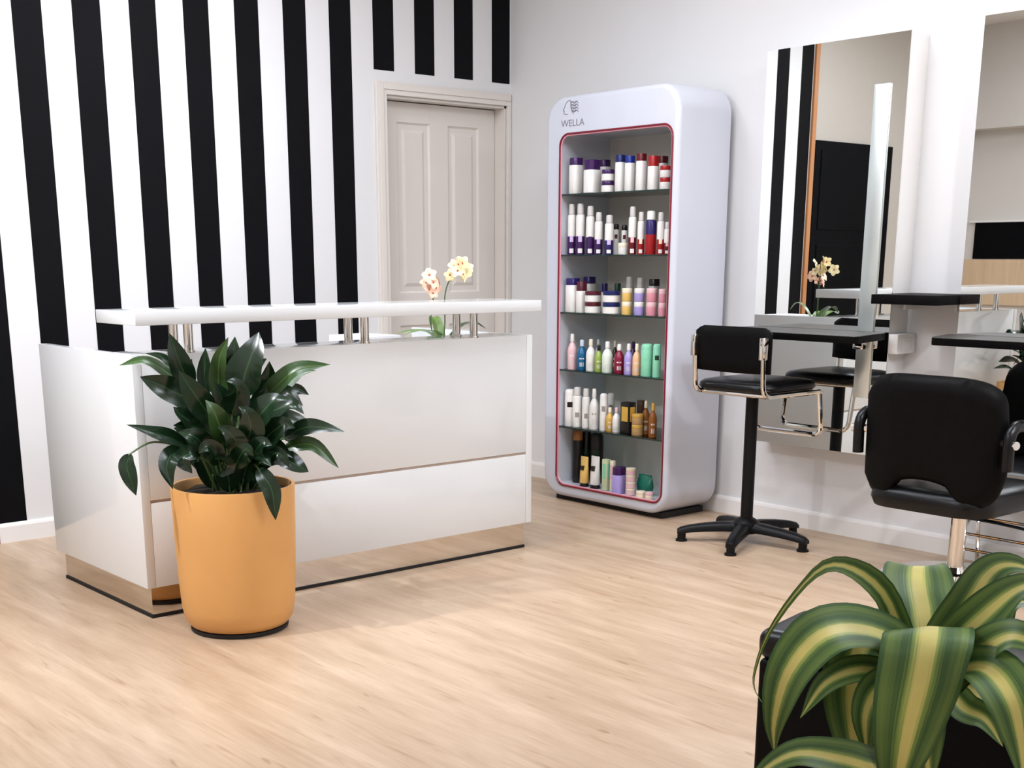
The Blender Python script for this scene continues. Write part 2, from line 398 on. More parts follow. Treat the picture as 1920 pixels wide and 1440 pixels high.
# ------------------------------------------------------------------ reception counter
BX0, BX1, BF, BB, BZ0, BZ1 = -3.020, -1.245, -1.5806, -0.7805, 0.1128, 0.9073
ct = Thing('reception_counter', 'white high-gloss reception counter with raised bar top and steel kick plate', 'counter', ((BX0 + BX1) / 2, (BF + BB) / 2, 0))
T = 0.032
ct.part('side_panel', bx((BX0, BF, BZ0), (BX0 + T, BB, BZ1), 0.0015), M_gloss, label='left end panel')
ct.part('side_panel', bx((BX1 - T, BF, BZ0), (BX1, BB, BZ1), 0.0015), M_gloss)
ct.part('front_panel', bx((BX0 + T + 0.0005, BF + 0.001, 0.419), (BX1 - T - 0.0005, BF + 0.02, BZ1), 0.0015), M_gloss, label='tall upper front panel')
ct.part('front_panel', bx((BX0 + T + 0.0005, BF + 0.001, BZ0), (BX1 - T - 0.0005, BF + 0.02, 0.409), 0.0015), M_gloss, label='low lower front panel')
ct.part('groove', bx((BX0 + T, BF + 0.006, 0.405), (BX1 - T, BF + 0.019, 0.423)), M_groove, label='thin tan groove between the front panels')
ct.part('ledge', bx((BX0 + T + 0.0005, BF + 0.0205, BZ1 - 0.03), (BX1 - T - 0.0005, BF + 0.215, BZ1 - 0.0005), 0.0015), M_gloss)
ct.part('ledge_panel', bx((BX0 + T, BF + 0.195, 0.74), (BX1 - T, BF + 0.215, BZ1 - 0.03)), M_gloss)
ct.part('desktop', bx((BX0 + T, BF + 0.02, 0.71), (BX1 - T, BB, 0.74)), M_gloss)
ti = 0.024
ct.part('kick_plate', bx((BX0 + ti, BF + ti, 0.012), (BX1 - ti, BB - ti, BZ0)), M_steel, label='polished steel kick plate')
ct.part('plinth', bx((BX0 + ti - 0.004, BF + ti - 0.004, 0), (BX1 - ti + 0.004, BB - ti + 0.004, 0.012)), M_black, label='thin black base strip')
ct.part('bar_top', bx((-3.0356, -1.6627, 1.0074), (-1.2709, -1.3595, 1.0509), 0.002), M_gloss, label='raised white bar top')
for x in (-2.80, -2.075, -1.545):
    for y in (-1.56, -1.45):
        o = ct.part('post', lathe(NB(), [(0.0165, BZ1 - 0.001), (0.0165, 1.0075)], (x, y, 0), 16), M_chrome, label='chrome post')
        ct.part('collar', lathe(NB(), [(0.021, BZ1 - 0.0005), (0.021, BZ1 + 0.005), (0.017, BZ1 + 0.006)], (x, y, 0), 16), M_chrome, parent=o)

# ------------------------------------------------------------------ display cabinet
CX, CYL, CYR, CZ0, CZ1 = -0.40, -0.728, -1.592, 0.024, 1.968
OYL, OYR, OZ0, OZ1 = -0.833, -1.562, 0.083, 1.792
cb = Thing('display_cabinet', 'tall rounded lilac-white display cabinet with red-edged opening beside the door corner', 'cabinet', (-0.2, (CYL + CYR) / 2, 0))
cy, cz = (CYL + CYR) / 2, (CZ0 + CZ1) / 2
def cab_loop(x, ins, r): return [(x, cy + a, cz + b) for a, b in rrect((CYL - CYR) / 2 - ins, (CZ1 - CZ0) / 2 - ins, r, 8)]
oy, oz = (OYL + OYR) / 2, (OZ0 + OZ1) / 2
def open_loop(x, ins, r=0.055): return [(x, oy + a, oz + b) for a, b in rrect((OYL - OYR) / 2 - ins, (OZ1 - OZ0) / 2 - ins, r, 8)]
bm = NB(); BR = 0.026
L = [cab_loop(-0.045, 0.0, 0.12)]
for k in range(7):
    a = R(90 * k / 6); L.append(cab_loop(CX + BR - BR * math.sin(a), BR * (1 - math.cos(a)), 0.12 - BR * (1 - math.cos(a))))
L.append(open_loop(CX, 0.0)); L.append(open_loop(CX + 0.02, 0.001))
loft(bm, L); bm.faces.new([bm.verts.new(p) for p in cab_loop(-0.045, 0, 0.12)])
cb.part('body', bm, M_cab, sharp=50)
bm = NB(); loft(bm, [open_loop(CX + 0.004, 0.0005), open_loop(CX + 0.02, 0.0, 0.012), open_loop(-0.05, 0.0, 0.012)]); cb.part('liner', bm, M_liner)
cb.part('back_panel', bx((-0.058, OYR - 0.005, OZ0 - 0.005), (-0.050, OYL + 0.005, OZ1 + 0.005)), M_cback)
cb.part('trim', tube(NB(), open_loop(CX - 0.001, -0.001, 0.056), 0.0045, 6, True), M_red, label='dark red edging')
cb.part('trim', tube(NB(), open_loop(CX + 0.004, 0.0055, 0.052), 0.004, 6, True), M_pinktrim, label='pink inner edging')
cb.part('plinth', bx((CX + 0.045, CYR + 0.06, 0), (-0.06, CYL - 0.06, CZ0 + 0.004)), M_black, label='recessed black plinth')
for zt in (1.517, 1.231, 0.953, 0.671, 0.384):
    s = cb.part('shelf', bx((CX + 0.012, OYR + 0.002, zt - 0.008), (-0.0585, OYL - 0.002, zt - 0.0003)), M_glass, label='clear glass shelf', smooth=False)
    cb.part('edge', bx((CX + 0.0085, OYR + 0.002, zt - 0.008), (CX + 0.0118, OYL - 0.002, zt - 0.0003)), M_gedge, parent=s, smooth=False)
# printed logo: lettering and the head-with-waves emblem, thin raised print on the cabinet front
cu = bpy.data.curves.new('lettering', 'FONT'); cu.body = 'WELLA'; cu.size = 0.044; cu.extrude = 0.0004; cu.align_x = 'LEFT'; cu.space_character = 1.0
to = bpy.data.objects.new('lettering_tmp', cu); COL.objects.link(to); dg = bpy.context.evaluated_depsgraph_get()
me = bpy.data.meshes.new_from_object(to.evaluated_get(dg)); bpy.data.objects.remove(to, do_unlink=True)
xs = [v.co.x for v in me.vertices]; wid = max(xs) - min(xs); LW = 0.160
for v in me.vertices:
    x, y, z = v.co; v.co = Vector((CX - 0.0008 - z, -0.838 - (x - min(xs)) / wid * LW, 1.826 + y * 1.0)) - cb.loc
me.materials.clear(); me.materials.append(M_logo)
lo = bpy.data.objects.new('lettering', me); COL.objects.link(lo); lo.parent = cb.o; lo['label'] = 'grey printed lettering'
bm = NB()
def lg(pts, r=0.0024):
    P = smooth_path([(CX - 0.0006, -0.90 - u * 0.058, 1.908 + v * 0.036) for u, v in pts], 5); tube(bm, P, [r * (0.45 + 0.55 * math.sin(math.pi * (i + 0.5) / len(P))) for i in range(len(P))], 5)
lg([(-0.15, 1.0), (-0.45, 0.75), (-0.66, 0.2), (-0.80, -0.2), (-0.70, -0.3), (-0.72, -0.62), (-0.45, -0.72), (-0.25, -0.7)])
lg([(-0.2, 1.0), (0.05, 0.85), (0.1, 0.2), (0.2, -0.3), (0.4, -0.75)], 0.003)
for k in range(4):
    lg([(0.05 + 0.05 * k, 0.62 - 0.36 * k), (0.28, 0.78 - 0.36 * k), (0.5, 0.6 - 0.36 * k), (0.72, 0.78 - 0.36 * k), (0.98, 0.52 - 0.36 * k)], 0.0034)
cb.part('emblem', bm, M_logo, label='grey printed emblem of a head with waving hair')

# ------------------------------------------------------------------ products in the cabinet
PC = dict(white=(232, 228, 222), purple=(58, 20, 82), navy=(22, 34, 92), blue=(26, 44, 128), red=(96, 12, 22), brightred=(158, 22, 26), lilac=(206, 184, 222), indigo=(40, 28, 92),
  black=(20, 18, 18), maroon=(84, 24, 40), cream=(240, 226, 200), pink=(232, 190, 192), clear=(206, 200, 196), darkgreen=(24, 58, 42), yellow=(232, 190, 106), lavender=(168, 154, 212),
  rose=(222, 150, 162), teal=(24, 92, 134), silver=(196, 206, 214), green=(148, 170, 76), mintwhite=(222, 232, 216), crimson=(128, 22, 52), peach=(236, 186, 142), mint=(140, 214, 178),
  brown=(72, 46, 28), taupe=(150, 140, 134), gold=(208, 164, 76), goldlabel=(214, 168, 72), tan=(196, 158, 108), amber=(142, 84, 34), copper=(176, 116, 60), palegreen=(204, 212, 170), teal2=(22, 108, 88))
def pm(c): return mat('product_' + c, PC[c], 0.3, var=0.02, scale=30)
FACE = math.atan2(-0.69, -0.72)
def arc(r, z0, z1, c, half=0.62, n=7, ang=FACE):
    bm = NB(); loft(bm, [[(c[0] + r * math.cos(ang - half + 2 * half * k / n), c[1] + r * math.sin(ang - half + 2 * half * k / n), c[2] + z) for k in range(n + 1)] for z in (z0, z1)], False); return bm
GROUPS = {1.517: 'products on the top shelf', 1.231: 'products on the second shelf', 0.953: 'products on the third shelf', 0.671: 'products on the fourth shelf', 0.384: 'products on the fifth shelf', 0.095: 'products on the cabinet floor'}
def zgroup(z): return GROUPS[min(GROUPS, key=lambda k: abs(k - z) if z >= k - 0.02 else 9)]
KIND = dict(capb=('product_bottle', 'bottle'), jar=('product_jar', 'jar'), spray=('spray_bottle', 'bottle'), spray3=('spray_bottle', 'bottle'), can=('product_canister', 'canister'), bot=('lotion_bottle', 'bottle'), box=('product_carton', 'carton'), tube=('product_tube', 'tube'), bag=('product_pouch', 'pouch'))
def product(k, y, x, z, w, h, cols, label):
    nm, cat = KIND[k]; r = w / 2; c = (x, y, z)
    if z < 0.30: z -= 0.0105; c = (x, y, z)
    t = Thing(nm, label, cat, c, zgroup(z)); M = [pm(q) for q in cols]
    def L(prof, n=14, ex=2.0, ay=1.0): return lathe(NB(), [(a * r, b * h) for a, b in prof], c, n, ex, ay)
    if k == 'capb':
        f = 0.80 if h > 0.155 else 0.70
        t.part('body', L([(0.94, 0), (1, 0.02), (1, f - 0.02), (0.95, f)], 16, 3.2, 0.9), M[0])
        t.part('cap', L([(0.93, f), (0.93, 0.985), (0.88, 1)], 16, 3.2, 0.9), M[1])
        if cols[0] == 'white': t.part('mark', arc(r * 1.03, h * 0.50, h * 0.58, c, 0.10, 2, math.pi + 0.5), pm('taupe'))
    elif k == 'jar':
        t.part('body', L([(0.92, 0), (1, 0.06), (1, 0.60), (0.9, 0.63)], 18), M[0])
        t.part('lid', L([(0.97, 0.62), (1.0, 0.66), (1.0, 0.94), (0.95, 0.985)], 18), M[1])
    elif k in ('spray', 'spray3'):
        a = 0.36 if k == 'spray' else 0.46; b = 0.80
        t.part('base_band', L([(0.95, 0), (1, 0.015), (1, a)]), M[0])
        t.part('body', L([(1, a), (1, b - 0.06), (0.9, b - 0.02), (0.55, b)]), M[1])
        t.part('cap', L([(0.74, b), (0.72, 0.97), (0.6, 1.0)], 12), pm('clear') if k == 'spray' else M[2])
        if k == 'spray':
            t.part('mark', arc(r * 1.02, h * 0.25, h * 0.37, c, 0.42, 4), M[2]); t.part('mark', arc(r * 1.02, h * 0.03, h * 0.12, c, 0.5, 4), pm('white'))
    elif k == 'can':
        t.part('body', L([(0.95, 0), (1, 0.015), (1, 0.80), (0.97, 0.82)]), M[0])
        t.part('cap', L([(0.97, 0.82), (0.97, 0.93), (0.86, 0.975), (0.6, 1.0)]), M[1])
        t.part('mark', arc(r * 1.02, h * 0.52, h * 0.66, c, 0.5, 5), M[2])
    elif k == 'bot':
        t.part('body', L([(0.93, 0), (1, 0.02), (1, 0.52), (0.92, 0.60), (0.62, 0.70), (0.36, 0.76), (0.36, 0.79)], 16, 2.2), M[0])
        t.part('cap', L([(0.44, 0.785), (0.46, 0.80), (0.42, 0.97), (0.34, 1.0)], 12), M[1])
        t.part('mark', arc(r * 1.02, h * 0.36, h * 0.41, c, 0.45, 4), M[2] if len(M) > 2 else pm('white'))
        t.part('mark', arc(r * 1.02, h * 0.12, h * 0.26, c, 0.40, 4), pm('clear'))
    elif k == 'box':
        t.part('body', bx((x - r * 0.8, y - r, z), (x + r * 0.8, y + r, z + h), 0.0012), M[0])
        t.part('label_panel', bx((x - r * 0.8 - 0.0008, y - r * 0.72, z + h * 0.40), (x - r * 0.8 + 0.001, y + r * 0.72, z + h * 0.86)), M[1])
        t.part('label_panel', bx((x - r * 0.55, y - r - 0.0008, z + h * 0.40), (x + r * 0.55, y - r + 0.001, z + h * 0.86)), M[1])
    elif k == 'tube':
        t.part('cap', L([(0.92, 0), (0.92, 0.11)], 14), M[1])
        bm = NB(); loops = []
        for zz, sx, sy in ((0.112, 0.88, 0.9), (0.14, 0.98, 1.0), (0.5, 0.75, 1.02), (0.92, 0.12, 1.08), (1.0, 0.07, 1.08)):
            loops.append([(x + math.cos(2 * math.pi * q / 14) * r * sx, y + math.sin(2 * math.pi * q / 14) * r * sy, z + zz * h) for q in range(14)])
        loft(bm, loops, True, True, True); t.part('body', bm, M[0])
        t.part('mark', bx((x - r * 0.76, y - r * 0.42, z + h * 0.55), (x - r * 0.30, y + r * 0.42, z + h * 0.70)), M[2])
    elif k == 'bag':
        bm = NB(); loops = []
        for q in range(9):
            v = q / 8; e = 0.6 + 0.4 * math.sin(math.pi * min(1, v * 1.15)) ; hw = r * (0.80 + 0.2 * math.sin(math.pi * v)); dp = 0.026 * math.sin(math.pi * (0.12 + 0.86 * v)) + 0.002
            loops.append([(x + math.cos(2 * math.pi * j / 18) * dp * (1 + 0.12 * math.sin(5 * j + q)), y + math.sin(2 * math.pi * j / 18) * hw * (1 + 0.03 * math.sin(3 * j + 2 * q)), z + h * (v * (1 + 0.03 * math.sin(j)))) for j in range(18)])
        loft(bm, loops, True, True, True); t.part('body', bm, M[0])
        t.part('seam', tube(NB(), [(x - 0.001, y - r * 0.82, z + h * 0.985), (x - 0.003, y, z + h * 0.995), (x - 0.001, y + r * 0.82, z + h * 0.985)], 0.003, 6), M[1])
PRODUCTS = [
 ('capb', -0.89, -0.345, 1.517, 0.065, 0.1672, ('white', 'purple'), 'white bottle with purple cap at the left end of the top shelf'),
 ('capb', -1.001, -0.345, 1.517, 0.077, 0.1528, ('white', 'purple'), 'wide white bottle with tall purple cap, second from left on the top shelf'),
 ('capb', -0.965, -0.225, 1.517, 0.055, 0.16, ('white', 'purple'), 'white bottle with purple cap behind the purple-lidded jars on the top shelf'),
 ('jar', -1.108, -0.345, 1.517, 0.061, 0.052, ('white', 'purple'), 'white jar with purple lid, lower of two stacked on the top shelf'),
 ('jar', -1.108, -0.345, 1.569, 0.061, 0.052, ('white', 'purple'), 'white jar with purple lid, upper of two stacked on the top shelf'),
 ('capb', -1.189, -0.345, 1.517, 0.047, 0.1652, ('white', 'navy'), 'tall white bottle with navy cap, middle of the top shelf'),
 ('capb', -1.251, -0.345, 1.517, 0.045, 0.1573, ('white', 'blue'), 'white bottle with deep blue cap, right of the navy-capped one on top shelf'),
 ('capb', -1.323, -0.345, 1.517, 0.047, 0.1636, ('white', 'red'), 'tall white bottle with dark red cap, tallest of the top shelf'),
 ('capb', -1.399, -0.345, 1.517, 0.049, 0.1492, ('white', 'brightred'), 'white bottle with bright red tall cap near the right of the top shelf'),
 ('capb', -1.346, -0.225, 1.517, 0.05, 0.1562, ('white', 'red'), 'white bottle with dark red cap at the back right of the top shelf'),
 ('jar', -1.475, -0.345, 1.517, 0.051, 0.0517, ('white', 'brightred'), 'white jar with red lid, lower of two stacked at right end of the top shelf'),
 ('jar', -1.475, -0.345, 1.5687, 0.051, 0.0517, ('white', 'brightred'), 'white jar with red lid, upper of two stacked at right end of the top shelf'),
 ('spray', -0.865, -0.345, 1.231, 0.042, 0.2405, ('purple', 'white', 'lilac'), 'white and purple spray bottle at the left end of the second shelf'),
 ('spray', -0.926, -0.345, 1.231, 0.045, 0.2403, ('purple', 'white', 'lilac'), 'white and purple spray bottle, second from left on the second shelf'),
 ('spray', -0.995, -0.345, 1.231, 0.043, 0.2275, ('purple', 'white', 'purple'), 'white spray bottle with plain purple base, third from left on the second shelf'),
 ('spray', -1.053, -0.345, 1.231, 0.04, 0.1966, ('purple', 'white', 'lilac'), 'shorter white and purple spray bottle, fourth from left on the second shelf'),
 ('spray', -1.124, -0.345, 1.231, 0.043, 0.1827, ('indigo', 'white', 'lilac'), 'white spray bottle with indigo base, fifth from left on the second shelf'),
 ('can', -1.112, -0.285, 1.231, 0.027, 0.1424, ('white', 'black', 'maroon'), 'small white canister with black cap left of centre on the second shelf'),
 ('can', -1.167, -0.285, 1.231, 0.028, 0.1368, ('white', 'black', 'maroon'), 'small white canister with black cap right of centre on the second shelf'),
 ('jar', -1.218, -0.345, 1.231, 0.049, 0.0544, ('white', 'cream'), 'small low white jar at the front of the second shelf'),
 ('spray', -1.277, -0.345, 1.231, 0.038, 0.2167, ('red', 'white', 'pink'), 'tall white spray bottle with dark red base and pink mark on the second shelf'),
 ('spray', -1.332, -0.345, 1.231, 0.033, 0.1914, ('brightred', 'white', 'cream'), 'white spray bottle with bright red base beside the blue-banded one'),
 ('spray3', -1.394, -0.345, 1.231, 0.053, 0.1943, ('brightred', 'indigo', 'white'), 'white topped spray bottle with blue band over red base on the second shelf'),
 ('spray', -1.456, -0.345, 1.231, 0.035, 0.1869, ('brightred', 'white', 'cream'), 'white spray bottle with red base, second from right on the second shelf'),
 ('spray', -1.496, -0.345, 1.231, 0.027, 0.1435, ('red', 'white', 'pink'), 'short dark red and white spray bottle at the right end of the second shelf'),
 ('capb', -0.879, -0.345, 0.953, 0.069, 0.1643, ('white', 'indigo'), 'tall white bottle with dark cap at the left end of the third shelf'),
 ('capb', -0.942, -0.345, 0.953, 0.051, 0.1484, ('white', 'maroon'), 'white bottle with maroon cap, second from left on the third shelf'),
 ('capb', -0.874, -0.225, 0.953, 0.061, 0.1703, ('white', 'indigo'), 'white bottle with tall dark cap at the back left of the third shelf'),
 ('jar', -1.022, -0.345, 0.953, 0.08, 0.0525, ('white', 'maroon'), 'wide white jar with maroon lid, lower of two stacked on the third shelf'),
 ('jar', -1.022, -0.345, 1.0055, 0.08, 0.0525, ('white', 'maroon'), 'wide white jar with maroon lid, upper of two stacked on the third shelf'),
 ('jar', -1.149, -0.345, 0.953, 0.085, 0.0543, ('white', 'navy'), 'wide white jar with navy lid, lower of two stacked on the third shelf'),
 ('jar', -1.149, -0.345, 1.0073, 0.085, 0.0543, ('white', 'navy'), 'wide white jar with navy lid, upper of two stacked on the third shelf'),
 ('capb', -0.982, -0.225, 0.953, 0.03, 0.1393, ('white', 'indigo'), 'slim bottle with indigo cap behind the navy-lidded jars'),
 ('capb', -1.072, -0.225, 0.953, 0.031, 0.1407, ('white', 'darkgreen'), 'slim bottle with dark green cap behind the navy-lidded jars'),
 ('jar', -1.252, -0.345, 0.953, 0.049, 0.0618, ('yellow', 'cream'), 'yellow jar with pale lid, lower of two stacked on the third shelf'),
 ('jar', -1.252, -0.345, 1.0148, 0.049, 0.0618, ('yellow', 'cream'), 'yellow jar with pale lid, upper of two stacked on the third shelf'),
 ('capb', -1.155, -0.225, 0.953, 0.036, 0.1736, ('clear', 'clear'), 'clear empty-looking bottle behind the yellow jars'),
 ('jar', -1.333, -0.345, 0.953, 0.048, 0.0625, ('lavender', 'white'), 'lavender jar with white lid, lower of two stacked on the third shelf'),
 ('jar', -1.333, -0.345, 1.0155, 0.048, 0.0625, ('lavender', 'white'), 'lavender jar with white lid, upper of two stacked on the third shelf'),
 ('capb', -1.229, -0.225, 0.953, 0.039, 0.1698, ('clear', 'clear'), 'clear empty-looking bottle behind the lavender jars'),
 ('jar', -1.412, -0.345, 0.953, 0.05, 0.0632, ('rose', 'pink'), 'pink jar, lower of two stacked between lavender and end jars on the third shelf'),
 ('jar', -1.412, -0.345, 1.0162, 0.05, 0.0632, ('rose', 'pink'), 'pink jar, upper of two stacked between lavender and end jars on the third shelf'),
 ('capb', -1.315, -0.225, 0.953, 0.051, 0.1647, ('clear', 'black'), 'clear bottle with black cap behind the pink jars'),
 ('jar', -1.479, -0.345, 0.953, 0.035, 0.0623, ('rose', 'pink'), 'pink jar, lower of two stacked at the right end of the third shelf'),
 ('jar', -1.479, -0.345, 1.0153, 0.035, 0.0623, ('rose', 'pink'), 'pink jar, upper of two stacked at the right end of the third shelf'),
 ('bot', -0.881, -0.345, 0.671, 0.047, 0.1751, ('pink', 'white'), 'pale pink bottle with white nozzle at the left end of the fourth shelf'),
 ('bot', -0.951, -0.345, 0.671, 0.05, 0.1488, ('teal', 'silver'), 'blue bottle with silver cap on the fourth shelf'),
 ('bot', -1.014, -0.345, 0.671, 0.047, 0.1551, ('white', 'cream'), 'white bottle with cream cap between the blue and green ones'),
 ('bot', -1.07, -0.345, 0.671, 0.04, 0.1303, ('green', 'black'), 'olive green bottle with black cap on the fourth shelf'),
 ('bot', -1.13, -0.345, 0.671, 0.053, 0.1494, ('mintwhite', 'white'), 'greenish white bottle right of the olive green one'),
 ('bot', -1.21, -0.345, 0.671, 0.049, 0.1406, ('crimson', 'white'), 'crimson bottle with white cap in the middle of the fourth shelf'),
 ('bot', -1.273, -0.345, 0.671, 0.042, 0.1453, ('lavender', 'white'), 'lavender bottle with white cap on the fourth shelf'),
 ('bot', -1.188, -0.225, 0.671, 0.04, 0.1471, ('purple', 'purple'), 'purple bottle behind the lavender bottle on the fourth shelf'),
 ('bot', -1.327, -0.345, 0.671, 0.04, 0.148, ('peach', 'cream'), 'peach bottle with cream cap on the fourth shelf'),
 ('can', -1.392, -0.345, 0.671, 0.056, 0.1513, ('mint', 'mint', 'mint'), 'tall mint green round-topped tube on the fourth shelf'),
 ('can', -1.456, -0.345, 0.671, 0.039, 0.153, ('mint', 'mint', 'darkgreen'), 'mint tube with dark green mark at the right end of the fourth shelf'),
 ('bot', -0.946, -0.225, 0.671, 0.035, 0.1453, ('clear', 'white'), 'clear bottle with white cap at the back behind the green bottle'),
 ('bot', -1.063, -0.225, 0.671, 0.029, 0.1443, ('brown', 'cream'), 'brown bottle with pale cap at the back, behind the crimson bottle'),
 ('can', -0.8703, -0.345, 0.384, 0.0543, 0.1852, ('white', 'white', 'black'), 'white canister with black square label at the left end of the fifth shelf'),
 ('spray', -0.9237, -0.345, 0.384, 0.0493, 0.1991, ('white', 'white', 'taupe'), 'slim white bottle with clear top, second from left on the fifth shelf'),
 ('spray', -0.987, -0.345, 0.384, 0.041, 0.1973, ('white', 'white', 'taupe'), 'slim white bottle with clear top, third from left on the fifth shelf'),
 ('bot', -1.045, -0.345, 0.384, 0.049, 0.2001, ('white', 'white', 'taupe'), 'white narrow-necked bottle, fourth from left on the fifth shelf'),
 ('can', -1.111, -0.345, 0.384, 0.038, 0.1822, ('white', 'white', 'taupe'), 'white canister with grey mark, fifth from left on the fifth shelf'),
 ('can', -1.042, -0.225, 0.384, 0.038, 0.1702, ('white', 'white', 'taupe'), 'white canister at the back, behind the small gold bottle'),
 ('bot', -1.156, -0.345, 0.384, 0.038, 0.1172, ('gold', 'cream'), 'small gold bottle with cream cap on the fifth shelf'),
 ('bot', -1.202, -0.345, 0.384, 0.04, 0.1212, ('white', 'pink'), 'small white bottle with pink top left of the black carton'),
 ('box', -1.279, -0.345, 0.384, 0.058, 0.1537, ('black', 'goldlabel'), 'black carton with gold label on the fifth shelf'),
 ('jar', -1.342, -0.345, 0.384, 0.054, 0.0515, ('tan', 'gold'), 'tan jar with gold lid, lower of two stacked on the fifth shelf'),
 ('jar', -1.342, -0.345, 0.4355, 0.054, 0.0515, ('tan', 'gold'), 'tan jar with gold lid, upper of two stacked on the fifth shelf'),
 ('box', -1.256, -0.225, 0.384, 0.038, 0.1513, ('brown', 'brown'), 'dark brown carton at the back right of the fifth shelf'),
 ('bot', -1.341, -0.285, 0.384, 0.039, 0.161, ('amber', 'cream'), 'amber bottle with pale cap beside the tan jars'),
 ('bot', -1.443, -0.345, 0.384, 0.038, 0.1628, ('amber', 'gold'), 'amber bottle with gold cap at the right end of the fifth shelf'),
 ('can', -0.87, -0.285, 0.095, 0.052, 0.2685, ('black', 'copper', 'black'), 'tall black canister with copper cap on the cabinet floor'),
 ('can', -0.872, -0.225, 0.095, 0.055, 0.2605, ('black', 'black', 'darkgreen'), 'tall black canister with black cap, middle one at back of cabinet floor'),
 ('can', -0.947, -0.225, 0.095, 0.072, 0.2588, ('black', 'black', 'darkgreen'), 'tall wide black canister at the back right of the black group'),
 ('tube', -0.984, -0.345, 0.095, 0.05, 0.1528, ('yellow', 'black', 'black'), 'golden yellow tube standing on its black cap on the cabinet floor'),
 ('tube', -1.062, -0.345, 0.095, 0.055, 0.1635, ('white', 'black', 'black'), 'white tube standing on its black cap on the cabinet floor'),
 ('box', -1.139, -0.345, 0.095, 0.034, 0.1573, ('palegreen', 'mint'), 'pale green carton on the cabinet floor'),
 ('box', -1.1838, -0.345, 0.095, 0.0218, 0.1559, ('cream', 'pink'), 'narrow cream carton between pale green and lavender ones'),
 ('capb', -1.2292, -0.345, 0.095, 0.0658, 0.1297, ('lavender', 'purple'), 'lavender bottle with purple cap on the cabinet floor'),
 ('jar', -1.308, -0.345, 0.095, 0.048, 0.0336, ('pink', 'cream'), 'flat pink jar, lowest in the stack of four on the cabinet floor'),
 ('jar', -1.308, -0.345, 0.1286, 0.048, 0.0336, ('pink', 'cream'), 'flat pink jar, second from below in the stack of four on the cabinet floor'),
 ('jar', -1.308, -0.345, 0.1622, 0.048, 0.0336, ('pink', 'cream'), 'flat pink jar, third from below in the stack of four on the cabinet floor'),
 ('jar', -1.308, -0.345, 0.1959, 0.048, 0.0336, ('pink', 'cream'), 'flat pink jar, topmost in the stack of four on the cabinet floor'),
 ('bag', -1.35, -0.285, 0.095, 0.1, 0.0988, ('teal2', 'teal2'), 'teal green pouch at the right of the cabinet floor'),
 ('jar', -1.406, -0.375, 0.095, 0.046, 0.0375, ('cream', 'cream'), 'small cream pot, left of two in front of the teal pouch'),
 ('jar', -1.461, -0.375, 0.095, 0.04, 0.0403, ('cream', 'pink'), 'small cream and pink pot, right of two in front of teal pouch'),
]

for p in PRODUCTS: product(*p)

# ------------------------------------------------------------------ styling stations: mirrors, desks, shelf
MX = -0.135
def mirror(y0, y1, z0, z1, label, rail):
    t = Thing('styling_mirror', label, 'mirror', (0, (y0 + y1) / 2, z0))
    t.part('backing_box', bx((MX + 0.004, y1 + 0.004, z0 + 0.004), (0, y0 - 0.004, z1 - 0.004), 0.001), M_trim, label='white box frame behind the glass')
    t.part('mirror_glass', bx((MX - 0.002, y1, z0), (MX + 0.004, y0, z1)), M_mirror, smooth=False)
    if rail:
        t.part('rail', bx((MX - 0.010, rail[1], 0.64), (MX - 0.0022, rail[0], 1.893), 0.0015), M_rail, label='vertical satin metal rail')
    return t
mirror(-1.855, -2.555, 0.398, 2.081, 'tall frameless wall mirror, the whole one nearer the cabinet', (-2.407, -2.482))
mirror(-2.863, -3.563, 0.398, 2.093, 'tall wall mirror cut off by the right edge of the photo', (-3.415, -3.49))
def desk(pts, z, label):
    t = Thing('wall_desk', label, 'desk', (sum(p[0] for p in pts) / 4, sum(p[1] for p in pts) / 4, z - 0.030))
    bm = NB(); P = fillet([Vector((a, b, 0)) for a, b in pts] , 0.0, 1)
    loops = []
    for ins, zz in ((0.002, z - 0.030), (0, z - 0.028), (0, z - 0.002), (0.002, z)):
        c = Vector((t.loc.x, t.loc.y, 0)); L = []
        for i, (a, b) in enumerate(pts):
            v = Vector((a, b, 0)); d = (c - v).normalized(); v = v + d * ins; pr = Vector((*pts[i - 1], 0)); nx = Vector((*pts[(i + 1) % 4], 0)); rr = 0.03 if a < -0.2 else 0.001
            p0 = v + (pr - v).normalized() * rr; p1 = v + (nx - v).normalized() * rr
            for k in range(5):
                u = k / 4; q = (1 - u) ** 2 * p0 + 2 * u * (1 - u) * v + u * u * p1; L.append((q.x, q.y, zz))
        loops.append(L)
    L2 = [loops[-2], loops[-1]]; loft(bm, loops[:-1], True, True, True); t.part('core', bm, M_edge, label='black edge of the desk')
    bm = NB(); loft(bm, [[(p[0], p[1], p[2] + 0.0001) for p in q] for q in L2], True, True, True); t.part('top_surface', bm, M_desk, label='satin dark desk surface')
    return t
d = desk([(MX - 0.0115, -1.87), (-0.47, -1.87), (-0.47, -2.628), (MX - 0.0115, -2.545)], 0.9175, 'thin black wall desk under the mirror nearer the cabinet')
d.part('bracket', bx((MX - 0.0565, -2.47, 0.845), (MX - 0.0115, -2.42, 0.8874), 0.003), M_chrome, label='chrome bracket under the desk')
d = desk([(MX - 0.0115, -2.83), (-0.38, -2.892), (-0.38, -3.66), (MX - 0.0115, -3.58)], 0.9240, 'thin black wall desk at the right edge of the photo')
d.part('bracket', bx((MX - 0.0565, -3.46, 0.85), (MX - 0.0115, -3.41, 0.8938), 0.003), M_chrome, label='chrome bracket under the desk')
sh = Thing('wall_shelf', 'small black shelf on the wall between the two mirrors', 'shelf', (0, -2.69, 1.036))
sh.part('board', bx((-0.30, -2.856, 1.038), (0, -2.566, 1.0755), 0.002), M_edge)
sh.part('bracket', bx((-0.10, -2.83, 1.01), (0, -2.82, 1.038), 0.001), M_white); sh.part('bracket', bx((-0.10, -2.60, 1.01), (0, -2.59, 1.038), 0.001), M_white)
